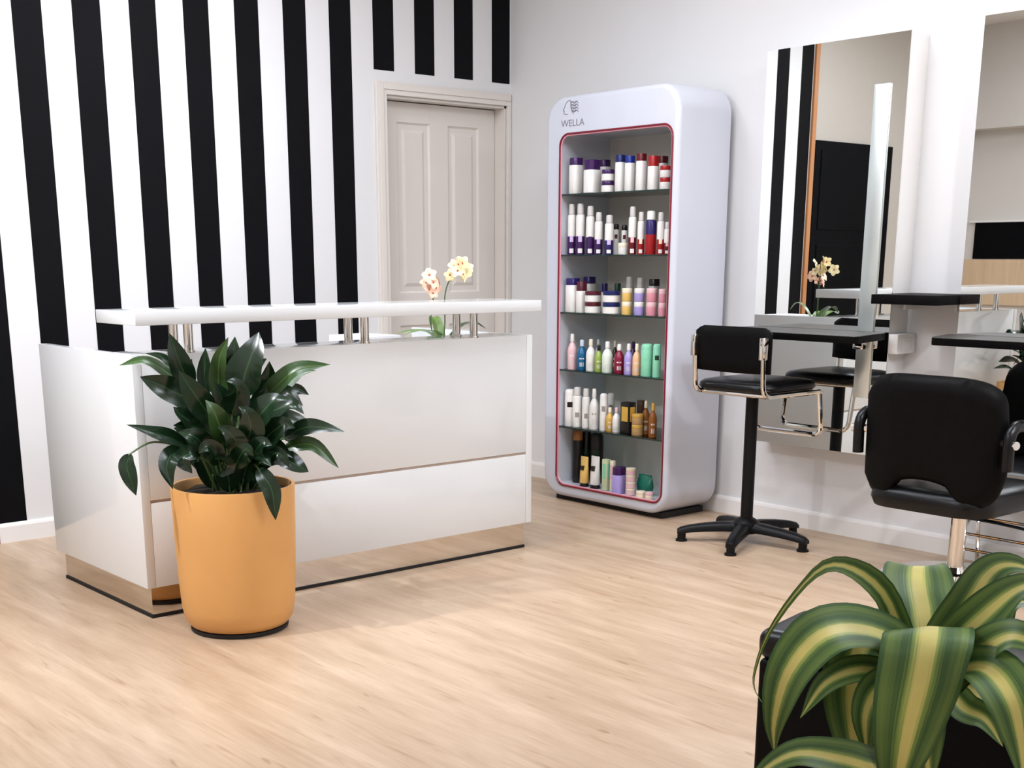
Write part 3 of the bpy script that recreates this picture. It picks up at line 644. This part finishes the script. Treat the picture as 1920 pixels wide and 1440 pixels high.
ob = Thing('outlet_box', 'small white outlet box on the wall beside the first mirror under the shelf', 'outlet', (0, -2.575, 0.825))
ob.part('housing', bx((-0.138, -2.600, 0.830), (0, -2.5555, 0.911), 0.004), M_white)
ob.part('socket_plate', bx((-0.105, -2.603, 0.845), (-0.035, -2.5995, 0.897), 0.001), M_trim)

# ------------------------------------------------------------------ high stool at the first mirror
SX, SY = -0.452, -2.115
st_ = Thing('cutting_stool', 'high black stool with chrome tube frame and five-star base before the first mirror', 'stool', (SX, SY, 0))
st_.part('pole', lathe(NB(), [(0.027, 0.085), (0.027, 0.655)], (SX, SY, 0), 20), M_blackplastic)
st_.part('hub', lathe(NB(), [(0.055, 0.045), (0.062, 0.06), (0.06, 0.088), (0.045, 0.102), (0.03, 0.112)], (SX, SY, 0), 22), M_blackplastic)
A0 = math.atan2(-2.248 - SY, -0.723 - SX)
for k in range(5):
    a = A0 + 2 * math.pi * k / 5; ux, uy = math.cos(a), math.sin(a); bm = NB(); L = []
    for d_, z0, z1, w in ((0.03, 0.05, 0.092, 0.034), (0.10, 0.052, 0.090, 0.032), (0.18, 0.048, 0.082, 0.028), (0.245, 0.042, 0.072, 0.024), (0.285, 0.036, 0.062, 0.022), (0.300, 0.034, 0.052, 0.018)):
        L.append([(SX + ux * d_ - uy * s * w, SY + uy * d_ + ux * s * w, z0 + (z1 - z0) * v) for s, v in ((-1, 0), (1, 0), (1, 0.6), (0.6, 1), (-0.6, 1), (-1, 0.6))])
    loft(bm, L, True, True, True); lg_ = st_.part('leg', bm, M_blackplastic, sharp=50)
    fx, fy = SX + ux * 0.280, SY + uy * 0.280
    st_.part('glide', lathe(NB(), [(0.026, 0), (0.026, 0.008), (0.019, 0.012), (0.019, 0.040)], (fx, fy, 0), 14), M_blackplastic, parent=lg_)
# seat cushion
def cushion(bm, cx, cy_, z0, z1, hx, hy, r, dome=0.01, n=6):
    L = []
    for ins, z in ((0.012, z0), (0.0, z0 + 0.35 * (z1 - z0)), (0.004, z0 + 0.7 * (z1 - z0)), (0.018, z1 - 0.002), (0.06, z1 + dome * 0.5), (0.12, z1 + dome)):
        L.append([(cx + a, cy_ + b, z) for a, b in rrect(hx - ins, hy - ins, max(0.01, r - ins * 0.8), n)])
    loft(bm, L, True, True, True); return bm
st_.part('seat', cushion(NB(), -0.435, SY - 0.008, 0.672, 0.715, 0.195, 0.200, 0.08, 0.012), M_leather, sharp=60)
FR = 0.011; TY0, TY1 = -1.960, -2.322; TXB, ZS = -0.648, 0.664
for y in (TY0, TY1):
    st_.part('frame_tube', tube(NB(), fillet([(TXB - 0.012, y, 0.900), (TXB, y, ZS), (-0.265, y, ZS)], 0.05) , FR, 10), M_chrome)
    st_.part('clamp', bx((TXB - 0.026, y - 0.013, 0.815), (TXB + 0.008, y + 0.013, 0.905), 0.005), M_chrome)
st_.part('cross_tube', tube(NB(), [(-0.60, TY0, ZS), (-0.60, TY1, ZS)], FR * 0.95, 10), M_chrome)
st_.part('cross_tube', tube(NB(), [(-0.34, TY0, ZS), (-0.34, TY1, ZS)], FR * 0.95, 10), M_chrome)
st_.part('seat_plate', bx((-0.56, SY - 0.08, 0.650), (-0.34, SY + 0.08, 0.6715), 0.003), M_blackplastic)
st_.part('footrest', tube(NB(), fillet([(-0.272, TY0, ZS), (-0.265, TY0, ZS), (-0.235, TY0, 0.474), (-0.235, TY1, 0.474), (-0.265, TY1, ZS), (-0.272, TY1, ZS)], 0.045), FR, 10), M_chrome, label='chrome footrest loop')
# backrest, gently curved
def curved_pad(y0, y1, z0f, z1f, x0, bend, th, ny=20, nz=8, soft=0.012, xtilt=0.0):
    bm = NB(); yc = (y0 + y1) / 2; hw = (y0 - y1) / 2; fr = []; bk = []
    for i in range(ny + 1):
        e = -1 + 2 * i / ny; e2 = math.copysign(1 - (1 - abs(e)) ** 1.0, e); a, b = z0f(e2), z1f(e2); A = []; B = []
        for j in range(nz + 1):
            v = j / nz; edge = min(1.0, min((1 - abs(e)) * hw, v * (b - a), (1 - v) * (b - a)) / soft) ; k = math.sqrt(max(0.0, 1 - (1 - edge) ** 2))
            x = x0 + bend * e2 * e2 + xtilt * (a + (b - a) * v - a); z = a + (b - a) * v; y = yc - e2 * hw
            A.append(bm.verts.new((x - th / 2 * (0.25 + 0.75 * k), y, z))); B.append(bm.verts.new((x + th / 2 * (0.25 + 0.75 * k), y, z)))
        fr.append(A); bk.append(B)
    for i in range(ny):
        for j in range(nz):
            bm.faces.new((fr[i][j], fr[i][j + 1], fr[i + 1][j + 1], fr[i + 1][j])); bm.faces.new((bk[i][j], bk[i + 1][j], bk[i + 1][j + 1], bk[i][j + 1]))
        bm.faces.new((fr[i][0], fr[i + 1][0], bk[i + 1][0], bk[i][0])); bm.faces.new((fr[i][nz], bk[i][nz], bk[i + 1][nz], fr[i + 1][nz]))
    for row_f, row_b in ((fr[0], bk[0]), (fr[ny], bk[ny])):
        for j in range(nz): bm.faces.new((row_f[j], row_b[j], row_b[j + 1], row_f[j + 1]))
    return bm
st_.part('backrest', curved_pad(-1.942, -2.340, lambda e: 0.752 + 0.006 * e * e, lambda e: 0.942 - 0.022 * max(0, abs(e) - 0.85) / 0.15, TXB + 0.030, -0.012, 0.034), M_leather2, sharp=60)

# ------------------------------------------------------------------ black salon armchair at the second mirror
HX, HY = -0.385, -3.085
ch = Thing('salon_armchair', 'black leather salon armchair on a chrome pedestal at the right', 'armchair', (HX, HY, 0))
ch.part('base_disc', lathe(NB(), [(0.285, 0.0), (0.288, 0.008), (0.27, 0.016), (0.12, 0.026), (0.05, 0.040), (0.038, 0.06)], (HX, HY, 0), 40), M_chrome, label='round chrome base')
ch.part('pedestal', lathe(NB(), [(0.031, 0.045), (0.031, 0.280)], (HX, HY, 0), 24), M_chrome, label='chrome pedestal')
ch.part('collar', lathe(NB(), [(0.036, 0.262), (0.036, 0.314)], (HX, HY, 0), 24), M_blackplastic)
ch.part('seat', cushion(NB(), -0.425, HY - 0.005, 0.312, 0.392, 0.280, 0.250, 0.12, 0.012), M_leather, sharp=60)
def zt(e): return 0.600 + 0.213 * (1 - min(1, abs(e)) ** 4.2) ** (1 / 4.2)
def zb(e):
    q = abs(e); low = 0.600 - 0.262 * max(0.04, 1 - q ** 5) ** (1 / 5); s = min(1, max(0, (q - 0.30) / 0.28)); s = s * s * (3 - 2 * s)
    return (0.434 - 0.012 * (q / 0.3) ** 2 if q < 0.3 else 0.422) * (1 - s) + low * s
ch.part('backrest', curved_pad(-2.812, -3.378, zb, zt, -0.690, 0.07, 0.06, 30, 12, 0.03, -0.04), M_leather2, sharp=60)
ch.part('lever', tube(NB(), smooth_path([(HX, HY - 0.03, 0.255), (HX + 0.02, HY - 0.16, 0.248), (HX + 0.03, HY - 0.33, 0.235)], 4), 0.006, 8), M_blackplastic)
for s, ya in ((1, -2.800), (-1, -3.402)):
    bm = NB(); P = smooth_path(fillet([(-0.665, ya, 0.50), (-0.672, ya, 0.655), (-0.34, ya, 0.640), (-0.20, ya, 0.56), (-0.22, ya, 0.47)], 0.07, 4), 2)
    tube(bm, P, [0.021] * len(P), 12)
    ar = ch.part('armrest', bm, M_leather)
    ch.part('arm_joint', tube(NB(), [(-0.640, ya - s * 0.05, 0.592), (-0.672, ya + s * 0.030, 0.592)], 0.015, 10), M_chrome, parent=ar)
    ch.part('arm_support', tube(NB(), fillet([(-0.36, ya - s * 0.06, 0.34), (-0.24, ya, 0.37), (-0.22, ya, 0.50)], 0.05), 0.011, 10), M_chrome, parent=ar)
for y in (-2.985, -3.30):
    f = ch.part('footrest', tube(NB(), fillet([(-0.245, y, 0.02), (-0.235, y, 0.095), (-0.125, y, 0.205), (-0.06, y, 0.200), (-0.035, y, 0.0)], 0.03), 0.009, 10), M_chrome, label='chrome footrest side')
for x, z in ((-0.236, 0.097), (-0.185, 0.148), (-0.11, 0.205)):
    ch.part('rung', tube(NB(), [(x, -2.985, z), (x, -3.30, z)], 0.006, 10), M_chrome, label='chrome footrest rung')

# ------------------------------------------------------------------ black upholstered bench, lower right
bn = Thing('leather_bench', 'low black leather bench behind the striped-leaf plant', 'bench', (-2.80, -4.42, 0))
u = Vector((0.19, -0.98, 0)).normalized(); n_ = Vector((-u.y, u.x, 0)); org = Vector((-2.862, -4.065, 0))
mt = Matrix(((u.x, n_.x, 0, org.x), (u.y, n_.y, 0, org.y), (0, 0, 1, 0), (0, 0, 0, 1)))
t_ = bx((0, 0, 0.03), (0.80, 0.195, 0.44), 0.012, 3); bm = merge(NB(), t_, mt); bn.part('body', bm, M_leather2, sharp=50)
t_ = bx((-0.006, -0.006, 0.437), (0.806, 0.201, 0.503), 0.026, 5); bm = merge(NB(), t_, mt); bn.part('cushion', bm, M_leather, sharp=60)
for a in (0.04, 0.76):
    for b in (0.03, 0.165):
        p = mt @ Vector((a, b, 0)); bn.part('foot', lathe(NB(), [(0.016, 0), (0.018, 0.032)], (p.x, p.y, 0), 12), M_blackplastic)

# ------------------------------------------------------------------ peace lily in the apricot pot
PX, PY = -2.812, -1.838
pl = Thing('potted_peace_lily', 'dark green peace lily in an apricot pot before the counter', 'plant', (PX, PY, 0))
prof = [(0.150, 0.014), (0.164, 0.020), (0.180, 0.042), (0.189, 0.085), (0.195, 0.18), (0.200, 0.32), (0.204, 0.486), (0.202, 0.492), (0.193, 0.492), (0.190, 0.486), (0.188, 0.43)]
pl.part('pot', lathe(NB(), prof, (PX, PY, 0), 56, cap1=False), M_pot, label='apricot cylindrical pot', sharp=60)
pl.part('base_ring', lathe(NB(), [(0.158, 0), (0.164, 0.004), (0.164, 0.015), (0.15, 0.016)], (PX, PY, 0), 40), M_black, label='black base ring')
bm = NB(); lathe(bm, [(0.001, 0.474), (0.06, 0.476), (0.12, 0.472), (0.1885, 0.463)], (PX, PY, 0), 30, cap0=False, cap1=False)
for v in bm.verts: v.co.z += random.uniform(-0.006, 0.006)
pl.part('soil', bm, M_soil)
LILY_BASE = [-2.82, -1.83, 0.491]
LILY = [([[-2.831,-1.824,0.744],[-2.836,-1.821,0.839],[-2.837,-1.843,0.909],[-2.816,-1.866,0.973]],0.085),([[-2.791,-1.879,0.78],[-2.783,-1.907,0.863],[-2.758,-1.92,0.931],[-2.73,-1.912,0.988]],0.17),([[-2.815,-1.832,0.769],[-2.796,-1.843,0.855],[-2.799,-1.864,0.917],[-2.783,-1.85,0.973]],0.1),([[-2.919,-1.798,0.808],[-2.955,-1.813,0.871],[-2.975,-1.814,0.927],[-2.99,-1.806,0.989]],0.105),([[-2.843,-1.76,0.783],[-2.85,-1.756,0.835],[-2.848,-1.757,0.879],[-2.843,-1.76,0.934]],0.07),([[-2.93,-1.747,0.822],[-2.984,-1.74,0.868],[-3.05,-1.739,0.903],[-3.13,-1.73,0.892]],0.06),([[-2.935,-1.824,0.777],[-3.0,-1.846,0.805],[-3.054,-1.85,0.834],[-3.11,-1.831,0.862]],0.125),([[-2.911,-1.712,0.84],[-2.929,-1.679,0.882],[-2.958,-1.664,0.909],[-2.998,-1.642,0.918]],0.04),([[-2.729,-1.879,0.75],[-2.685,-1.937,0.817],[-2.637,-1.986,0.869],[-2.547,-2.046,0.883]],0.09),([[-2.684,-1.847,0.761],[-2.613,-1.851,0.805],[-2.554,-1.86,0.843],[-2.503,-1.888,0.85]],0.09),([[-2.682,-1.859,0.74],[-2.615,-1.861,0.775],[-2.565,-1.866,0.79],[-2.527,-1.875,0.77]],0.08),([[-2.736,-1.932,0.72],[-2.705,-1.983,0.748],[-2.678,-2.021,0.758],[-2.649,-2.036,0.729]],0.1),([[-2.682,-1.961,0.644],[-2.638,-2.008,0.68],[-2.587,-2.048,0.682],[-2.529,-2.09,0.666]],0.085),([[-2.681,-1.939,0.6],[-2.641,-1.984,0.623],[-2.597,-2.019,0.616],[-2.539,-2.062,0.544]],0.07),([[-2.725,-1.995,0.595],[-2.711,-2.037,0.581],[-2.696,-2.068,0.566],[-2.674,-2.091,0.549]],0.095),([[-2.95,-1.816,0.622],[-3.013,-1.816,0.659],[-3.075,-1.805,0.684],[-3.138,-1.77,0.709]],0.08),([[-3.141,-1.792,0.621],[-3.158,-1.794,0.589],[-3.157,-1.805,0.548],[-3.143,-1.813,0.489]],0.075),([[-2.988,-1.852,0.622],[-3.047,-1.877,0.613],[-3.069,-1.888,0.574],[-3.056,-1.895,0.51]],0.085),([[-2.936,-1.858,0.591],[-2.975,-1.882,0.615],[-3.011,-1.885,0.598],[-2.987,-1.898,0.554]],0.09),([[-2.821,-2.022,0.569],[-2.816,-2.06,0.539],[-2.806,-2.082,0.498],[-2.8,-2.085,0.406]],0.085),([[-2.925,-1.864,0.669],[-2.977,-1.881,0.717],[-3.018,-1.893,0.747],[-3.036,-1.894,0.769]],0.13),([[-2.902,-1.899,0.713],[-2.954,-1.916,0.778],[-2.985,-1.911,0.829],[-3.011,-1.896,0.88]],0.12),([[-2.85,-1.927,0.729],[-2.852,-1.972,0.8],[-2.867,-1.986,0.836],[-2.893,-1.983,0.846]],0.12),([[-2.8,-1.954,0.684],[-2.788,-2.006,0.74],[-2.76,-2.044,0.783],[-2.732,-2.071,0.783]],0.13),([[-2.878,-1.934,0.646],[-2.921,-1.968,0.713],[-2.943,-1.979,0.757],[-2.963,-1.968,0.791]],0.12),([[-2.832,-1.971,0.637],[-2.84,-2.024,0.695],[-2.858,-2.036,0.748],[-2.879,-2.025,0.769]],0.13),([[-2.78,-1.965,0.632],[-2.761,-2.021,0.679],[-2.737,-2.057,0.706],[-2.708,-2.073,0.693]],0.12),([[-2.924,-1.91,0.613],[-2.978,-1.937,0.664],[-3.011,-1.942,0.684],[-3.042,-1.925,0.694]],0.1),([[-2.853,-1.971,0.605],[-2.889,-2.008,0.664],[-2.919,-2.015,0.696],[-2.944,-2.001,0.71]],0.1),([[-2.819,-1.978,0.585],[-2.824,-2.032,0.635],[-2.815,-2.06,0.654],[-2.793,-2.072,0.645]],0.1),([[-2.909,-1.94,0.581],[-2.952,-1.974,0.636],[-2.979,-1.982,0.648],[-2.998,-1.972,0.628]],0.09),([[-2.874,-1.971,0.573],[-2.878,-2.026,0.622],[-2.868,-2.043,0.636],[-2.851,-2.052,0.614]],0.09),([[-2.768,-1.972,0.57],[-2.756,-2.023,0.61],[-2.74,-2.044,0.602],[-2.727,-2.062,0.564]],0.06),([[-2.778,-1.761,0.725],[-2.743,-1.758,0.794],[-2.701,-1.78,0.855],[-2.646,-1.81,0.893]],0.13),([[-2.702,-1.803,0.705],[-2.659,-1.803,0.765],[-2.645,-1.811,0.827],[-2.649,-1.832,0.886]],0.11),([[-2.84,-1.727,0.709],[-2.867,-1.69,0.761],[-2.878,-1.684,0.823],[-2.86,-1.694,0.897]],0.12),([[-2.828,-1.825,0.656],[-2.834,-1.845,0.72],[-2.848,-1.86,0.783],[-2.873,-1.858,0.835]],0.12),([[-2.782,-1.85,0.663],[-2.755,-1.887,0.717],[-2.732,-1.912,0.77],[-2.715,-1.921,0.813]],0.12),([[-2.874,-1.743,0.625],[-2.897,-1.697,0.649],[-2.919,-1.685,0.667],[-2.933,-1.677,0.672]],0.09)]
DRAC_CROWN = [-3.365, -4.726, 0.702]
DRAC = [([[-3.344,-4.722,0.689],[-3.372,-4.734,0.735],[-3.407,-4.752,0.765],[-3.468,-4.787,0.77],[-3.496,-4.799,0.727],[-3.504,-4.794,0.665],[-3.504,-4.786,0.605],[-3.489,-4.77,0.538]],0.108),([[-3.381,-4.699,0.717],[-3.456,-4.688,0.755],[-3.532,-4.676,0.76],[-3.576,-4.661,0.716],[-3.583,-4.649,0.649],[-3.574,-4.645,0.6]],0.07),([[-3.364,-4.687,0.73],[-3.396,-4.673,0.792],[-3.441,-4.655,0.828],[-3.484,-4.64,0.835],[-3.526,-4.627,0.802],[-3.558,-4.612,0.751],[-3.573,-4.606,0.705],[-3.573,-4.606,0.679],[-3.568,-4.616,0.661]],0.034),([[-3.34,-4.709,0.715],[-3.317,-4.688,0.752],[-3.287,-4.66,0.779],[-3.237,-4.628,0.794],[-3.163,-4.596,0.766]],0.1),([[-3.337,-4.735,0.724],[-3.314,-4.755,0.78],[-3.286,-4.762,0.817],[-3.265,-4.779,0.829],[-3.243,-4.817,0.821]],0.06),([[-3.349,-4.754,0.724],[-3.347,-4.796,0.78],[-3.345,-4.84,0.824],[-3.329,-4.887,0.831]],0.06),([[-3.363,-4.769,0.697],[-3.372,-4.814,0.743],[-3.38,-4.858,0.769],[-3.373,-4.911,0.749]],0.06),([[-3.389,-4.783,0.705],[-3.415,-4.839,0.73],[-3.435,-4.884,0.708],[-3.436,-4.903,0.659],[-3.431,-4.911,0.598]],0.072),([[-3.413,-4.722,0.682],[-3.471,-4.702,0.707],[-3.527,-4.685,0.697],[-3.559,-4.671,0.653]],0.042),([[-3.38,-4.699,0.706],[-3.43,-4.673,0.728],[-3.461,-4.68,0.674],[-3.466,-4.691,0.611],[-3.451,-4.697,0.532]],0.078),([[-3.427,-4.739,0.682],[-3.477,-4.732,0.691],[-3.502,-4.729,0.66],[-3.499,-4.734,0.602]],0.05),([[-3.46,-4.761,0.586],[-3.528,-4.764,0.605],[-3.581,-4.752,0.627],[-3.631,-4.725,0.64],[-3.666,-4.705,0.625],[-3.689,-4.685,0.589]],0.055),([[-3.351,-4.75,0.66],[-3.354,-4.784,0.647],[-3.35,-4.812,0.639],[-3.347,-4.836,0.609]],0.045),([[-3.331,-4.745,0.662],[-3.313,-4.775,0.658],[-3.296,-4.805,0.639],[-3.277,-4.837,0.599]],0.05),([[-3.334,-4.679,0.699],[-3.304,-4.632,0.729],[-3.269,-4.591,0.73],[-3.234,-4.552,0.699]],0.06),([[-3.311,-4.72,0.719],[-3.262,-4.703,0.76],[-3.207,-4.679,0.761],[-3.15,-4.657,0.731]],0.07),([[-3.315,-4.732,0.7],[-3.275,-4.76,0.737],[-3.246,-4.771,0.771],[-3.211,-4.791,0.769]],0.055),([[-3.431,-4.772,0.691],[-3.468,-4.788,0.675],[-3.473,-4.799,0.63],[-3.458,-4.804,0.57]],0.06)]

for k in range(20):
    a = random.uniform(0, 2 * math.pi); rr = random.uniform(0.02, 0.11); hh = random.uniform(0.56, 0.78); tx, ty = math.cos(a), math.sin(a); lean = random.uniform(0.05, 0.13)
    LILY.append(([[PX + tx * rr, PY + ty * rr, hh - 0.10], [PX + tx * (rr + lean * 0.4), PY + ty * (rr + lean * 0.4), hh - 0.02], [PX + tx * (rr + lean), PY + ty * (rr + lean), hh + 0.02], [PX + tx * (rr + lean * 1.7), PY + ty * (rr + lean * 1.7), hh + random.uniform(-0.05, 0.05)]], random.uniform(0.09, 0.13)))

def pf_lily(t): return max(0.01, 1.82 * max(t, 0.0) ** 0.62 * max(0.0, 1 - t) ** 0.95)
CAMDIR = Vector((-0.44, -0.80, 0.55))
for i, (P, w) in enumerate(LILY):
    b = Vector(P[0]); a_ = random.uniform(0, 6.28); rr = random.uniform(0.01, 0.06)
    dirb = Vector((b.x - PX, b.y - PY, 0)); dirb = dirb.normalized() if dirb.length > 1e-3 else Vector((1, 0, 0))
    root = Vector((PX + dirb.x * 0.05 + rr * math.cos(a_) * 0.6, PY + dirb.y * 0.05 + rr * math.sin(a_) * 0.6, 0.468))
    mid = root.lerp(b, 0.55) + Vector((0, 0, 0.03 + 0.03 * random.random()))
    lf = link_leaf(pl, blade(P, w * 1.12, pf_lily, 16, 7, cup=random.uniform(0.10, 0.34), up=CAMDIR if i != 19 else Vector((-0.45, -0.89, 0)), twist=random.uniform(-0.5, 0.5), wave=0.10, ph=i), M_lily2 if i in (0, 5, 8, 9, 24, 13) else M_lily)
    if i == 16: root = Vector(LILY[15][0][0]); mid = root.lerp(b, 0.6) + Vector((0, 0, 0.03))
    if i == 19: mid = root.lerp(b, 0.5) + Vector((0, 0, 0.06))
    d1 = Vector(P[1]) - b
    pl.part('petiole', tube(NB(), smooth_path([root, mid, b, b + d1 * 0.25], 5), [0.0042] * 5 + [0.0035] * 5 + [0.0028] * 5 + [0.002], 6), M_stem, parent=lf)

# ------------------------------------------------------------------ striped dracaena in the foreground
DX, DY, DZ_ = DRAC_CROWN
dr = Thing('potted_dracaena', 'dracaena with broad yellow-striped leaves in the lower right foreground', 'plant', (DX, DY, 0))
dr.part('pot', lathe(NB(), [(0.09, 0), (0.098, 0.01), (0.118, 0.20), (0.121, 0.215), (0.113, 0.215), (0.108, 0.19)], (DX, DY, 0), 32, cap1=False), M_blackplastic)
dr.part('soil', lathe(NB(), [(0.001, 0.194), (0.1085, 0.192)], (DX, DY, 0), 24, cap0=False, cap1=False), M_soil)
cane = smooth_path([(DX, DY, 0.19), (DX + 0.008, DY, 0.40), (DX, DY + 0.004, DZ_ - 0.06), (DX, DY, DZ_ - 0.02)], 6)
dr.part('cane', tube(NB(), cane, 0.017, 12), M_cane)
def pf_drac(t): return 0.55 + 0.45 * min(1, t / 0.25) if t < 0.25 else (1.0 if t < 0.55 else max(0.02, (1 - ((t - 0.55) / 0.45) ** 1.7)))
def pf_thin(t): return 0.7 if t < 0.15 else (1.0 if t < 0.40 else max(0.04, 1.0 - (t - 0.40) / 0.22 * 0.7 if t < 0.62 else 0.30 * (1 - (t - 0.62) / 0.38 * 0.7)))
for i, (P, w) in enumerate(DRAC):
    root = Vector((DX + random.uniform(-0.008, 0.008), DY + random.uniform(-0.008, 0.008), DZ_ - 0.05))
    pts = P if i == 0 else [tuple(root)] + P if i not in (10, 12, 13, 17) else [tuple(root - Vector((0, 0, 0.04)))] + P
    up = Vector((-0.55, -0.45, 0.7)) if i not in (3,) else Vector((-0.6, -0.5, 0.3))
    link_leaf(dr, blade(pts, w, pf_thin if i == 2 else pf_drac, 26, 9, cup=0.22 if i not in (0, 3) else 0.10, up=up, wave=0.05, ph=i * 1.3, twist=(0.0 if i != 2 else 0.9), side_dir=(0.76, -0.65, 0) if i in (0, 3) else None), M_drac)

# ------------------------------------------------------------------ orchid and papers on the lower desk of the counter
OX, OY = -1.455, -1.235
oc = Thing('potted_orchid', 'small orchid with peach and cream flowers behind the bar top', 'orchid', (OX, OY, 0.74))
oc.part('pot', lathe(NB(), [(0.040, 0.740), (0.052, 0.82), (0.055, 0.835), (0.049, 0.835), (0.047, 0.82)], (OX, OY, 0), 24, cap1=False), M_white)
oc.part('soil', lathe(NB(), [(0.001, 0.822), (0.0475, 0.82)], (OX, OY, 0), 16, cap0=False, cap1=False), M_soil)
def pf_or(t): return max(0.03, math.sin(math.pi * min(1, 0.12 + t * 0.88)) ** 0.6)
for P, w in (([(OX, OY, 0.83), (OX - 0.05, OY + 0.02, 0.905), (OX - 0.12, OY + 0.04, 0.918), (OX - 0.20, OY + 0.06, 0.908)], 0.055),
             ([(OX, OY, 0.83), (OX + 0.03, OY - 0.07, 0.92), (OX + 0.05, OY - 0.14, 0.955), (OX + 0.08, OY - 0.20, 0.93)], 0.05),
             ([(OX, OY, 0.83), (OX - 0.05, OY - 0.03, 0.905), (OX - 0.13, OY - 0.03, 0.922), (OX - 0.21, OY + 0.0, 0.905)], 0.05),
             ([(OX, OY, 0.83), (OX + 0.02, OY + 0.05, 0.93), (OX + 0.035, OY + 0.10, 0.97), (OX + 0.05, OY + 0.14, 0.93)], 0.05)):
    link_leaf(oc, blade(P, w, pf_or, 12, 5, cup=0.25), M_orleaf)
def flower(thing, parent, c, r, m, face):
    f = Vector(face).normalized(); s = f.orthogonal().normalized(); t = f.cross(s); first = None
    for k in range(5):
        a = 2 * math.pi * k / 5 + 0.3; d_ = s * math.cos(a) + t * math.sin(a)
        P = [c + d_ * r * 0.08, c + d_ * r * 0.55 + f * r * 0.12, c + d_ * r + f * r * 0.02]
        bm = blade(P, r * 0.85, lambda q: max(0.05, math.sin(math.pi * min(1, 0.15 + 0.8 * q)) ** 0.7), 6, 3, cup=0.1, up=f)
        thing.part('petal', bm, m, parent=parent)
    thing.part('throat', lathe(NB(), [(r * 0.05, -r * 0.1), (r * 0.18, 0), (r * 0.10, r * 0.16)], (c.x, c.y, c.z), 8), M_petalc, parent=parent)
for spike, fl, m in (
    ([(-1.495, -1.214, 0.935), (-1.487, -1.22, 1.05), (-1.492, -1.229, 1.149)], [(-1.504, -1.219, 1.147, 0.033), (-1.498, -1.237, 1.116, 0.031), (-1.503, -1.22, 1.088, 0.031), (-1.465, -1.212, 1.094, 0.027), (-1.491, -1.179, 1.115, 0.028), (-1.499, -1.236, 1.073, 0.024)], M_petal),
    ([(-1.449, -1.25, 0.94), (-1.448, -1.251, 1.061), (-1.427, -1.267, 1.138), (-1.39, -1.296, 1.181)], [(-1.396, -1.304, 1.194, 0.034), (-1.417, -1.3, 1.164, 0.031), (-1.38, -1.304, 1.157, 0.031), (-1.437, -1.272, 1.147, 0.027), (-1.358, -1.295, 1.175, 0.027), (-1.396, -1.253, 1.185, 0.03), (-1.368, -1.275, 1.144, 0.026)], M_petal2),
    ):
    sp = oc.part('flower_spike', tube(NB(), smooth_path([(OX, OY, 0.83)] + spike, 6), 0.0028, 6), M_stem)
    for (x, y, z, r) in fl: flower(oc, sp, Vector((x, y, z)), r, m, (random.uniform(-0.8, 0.1), random.uniform(-1, -0.3), random.uniform(-0.2, 0.5)))
for c_, f_ in (((-1.45, -1.20, 1.115), (0.9, -0.3, 0.2)), ((-1.43, -1.355, 1.150), (0.9, -0.4, 0.1)), ((-1.42, -1.310, 1.190), (0.9, -0.2, 0.3)), ((-1.43, -1.27, 1.150), (0.95, -0.3, 0.1))):
    flower(oc, sp, Vector(c_), 0.032, M_petal2 if c_[1] < -1.25 else M_petal, f_)
x, y, a, h = -1.64, -0.93, 8, 0.032
t = Thing('paper_tray', 'white tray with lilac-white papers left of the orchid behind the bar', 'paper tray', (x, y, 0.7402))
mt = Matrix.Translation((x, y, 0.7402)) @ Matrix.Rotation(R(a), 4, 'Z')
bm = merge(NB(), bx((-0.11, -0.13, 0), (0.11, 0.13, 0.12), 0.006), mt); t.part('tray', bm, M_white)
bm = merge(NB(), bx((-0.10, -0.12, 0.12), (0.10, 0.12, 0.12 + h)), mt); t.part('paper', bm, M_paper)
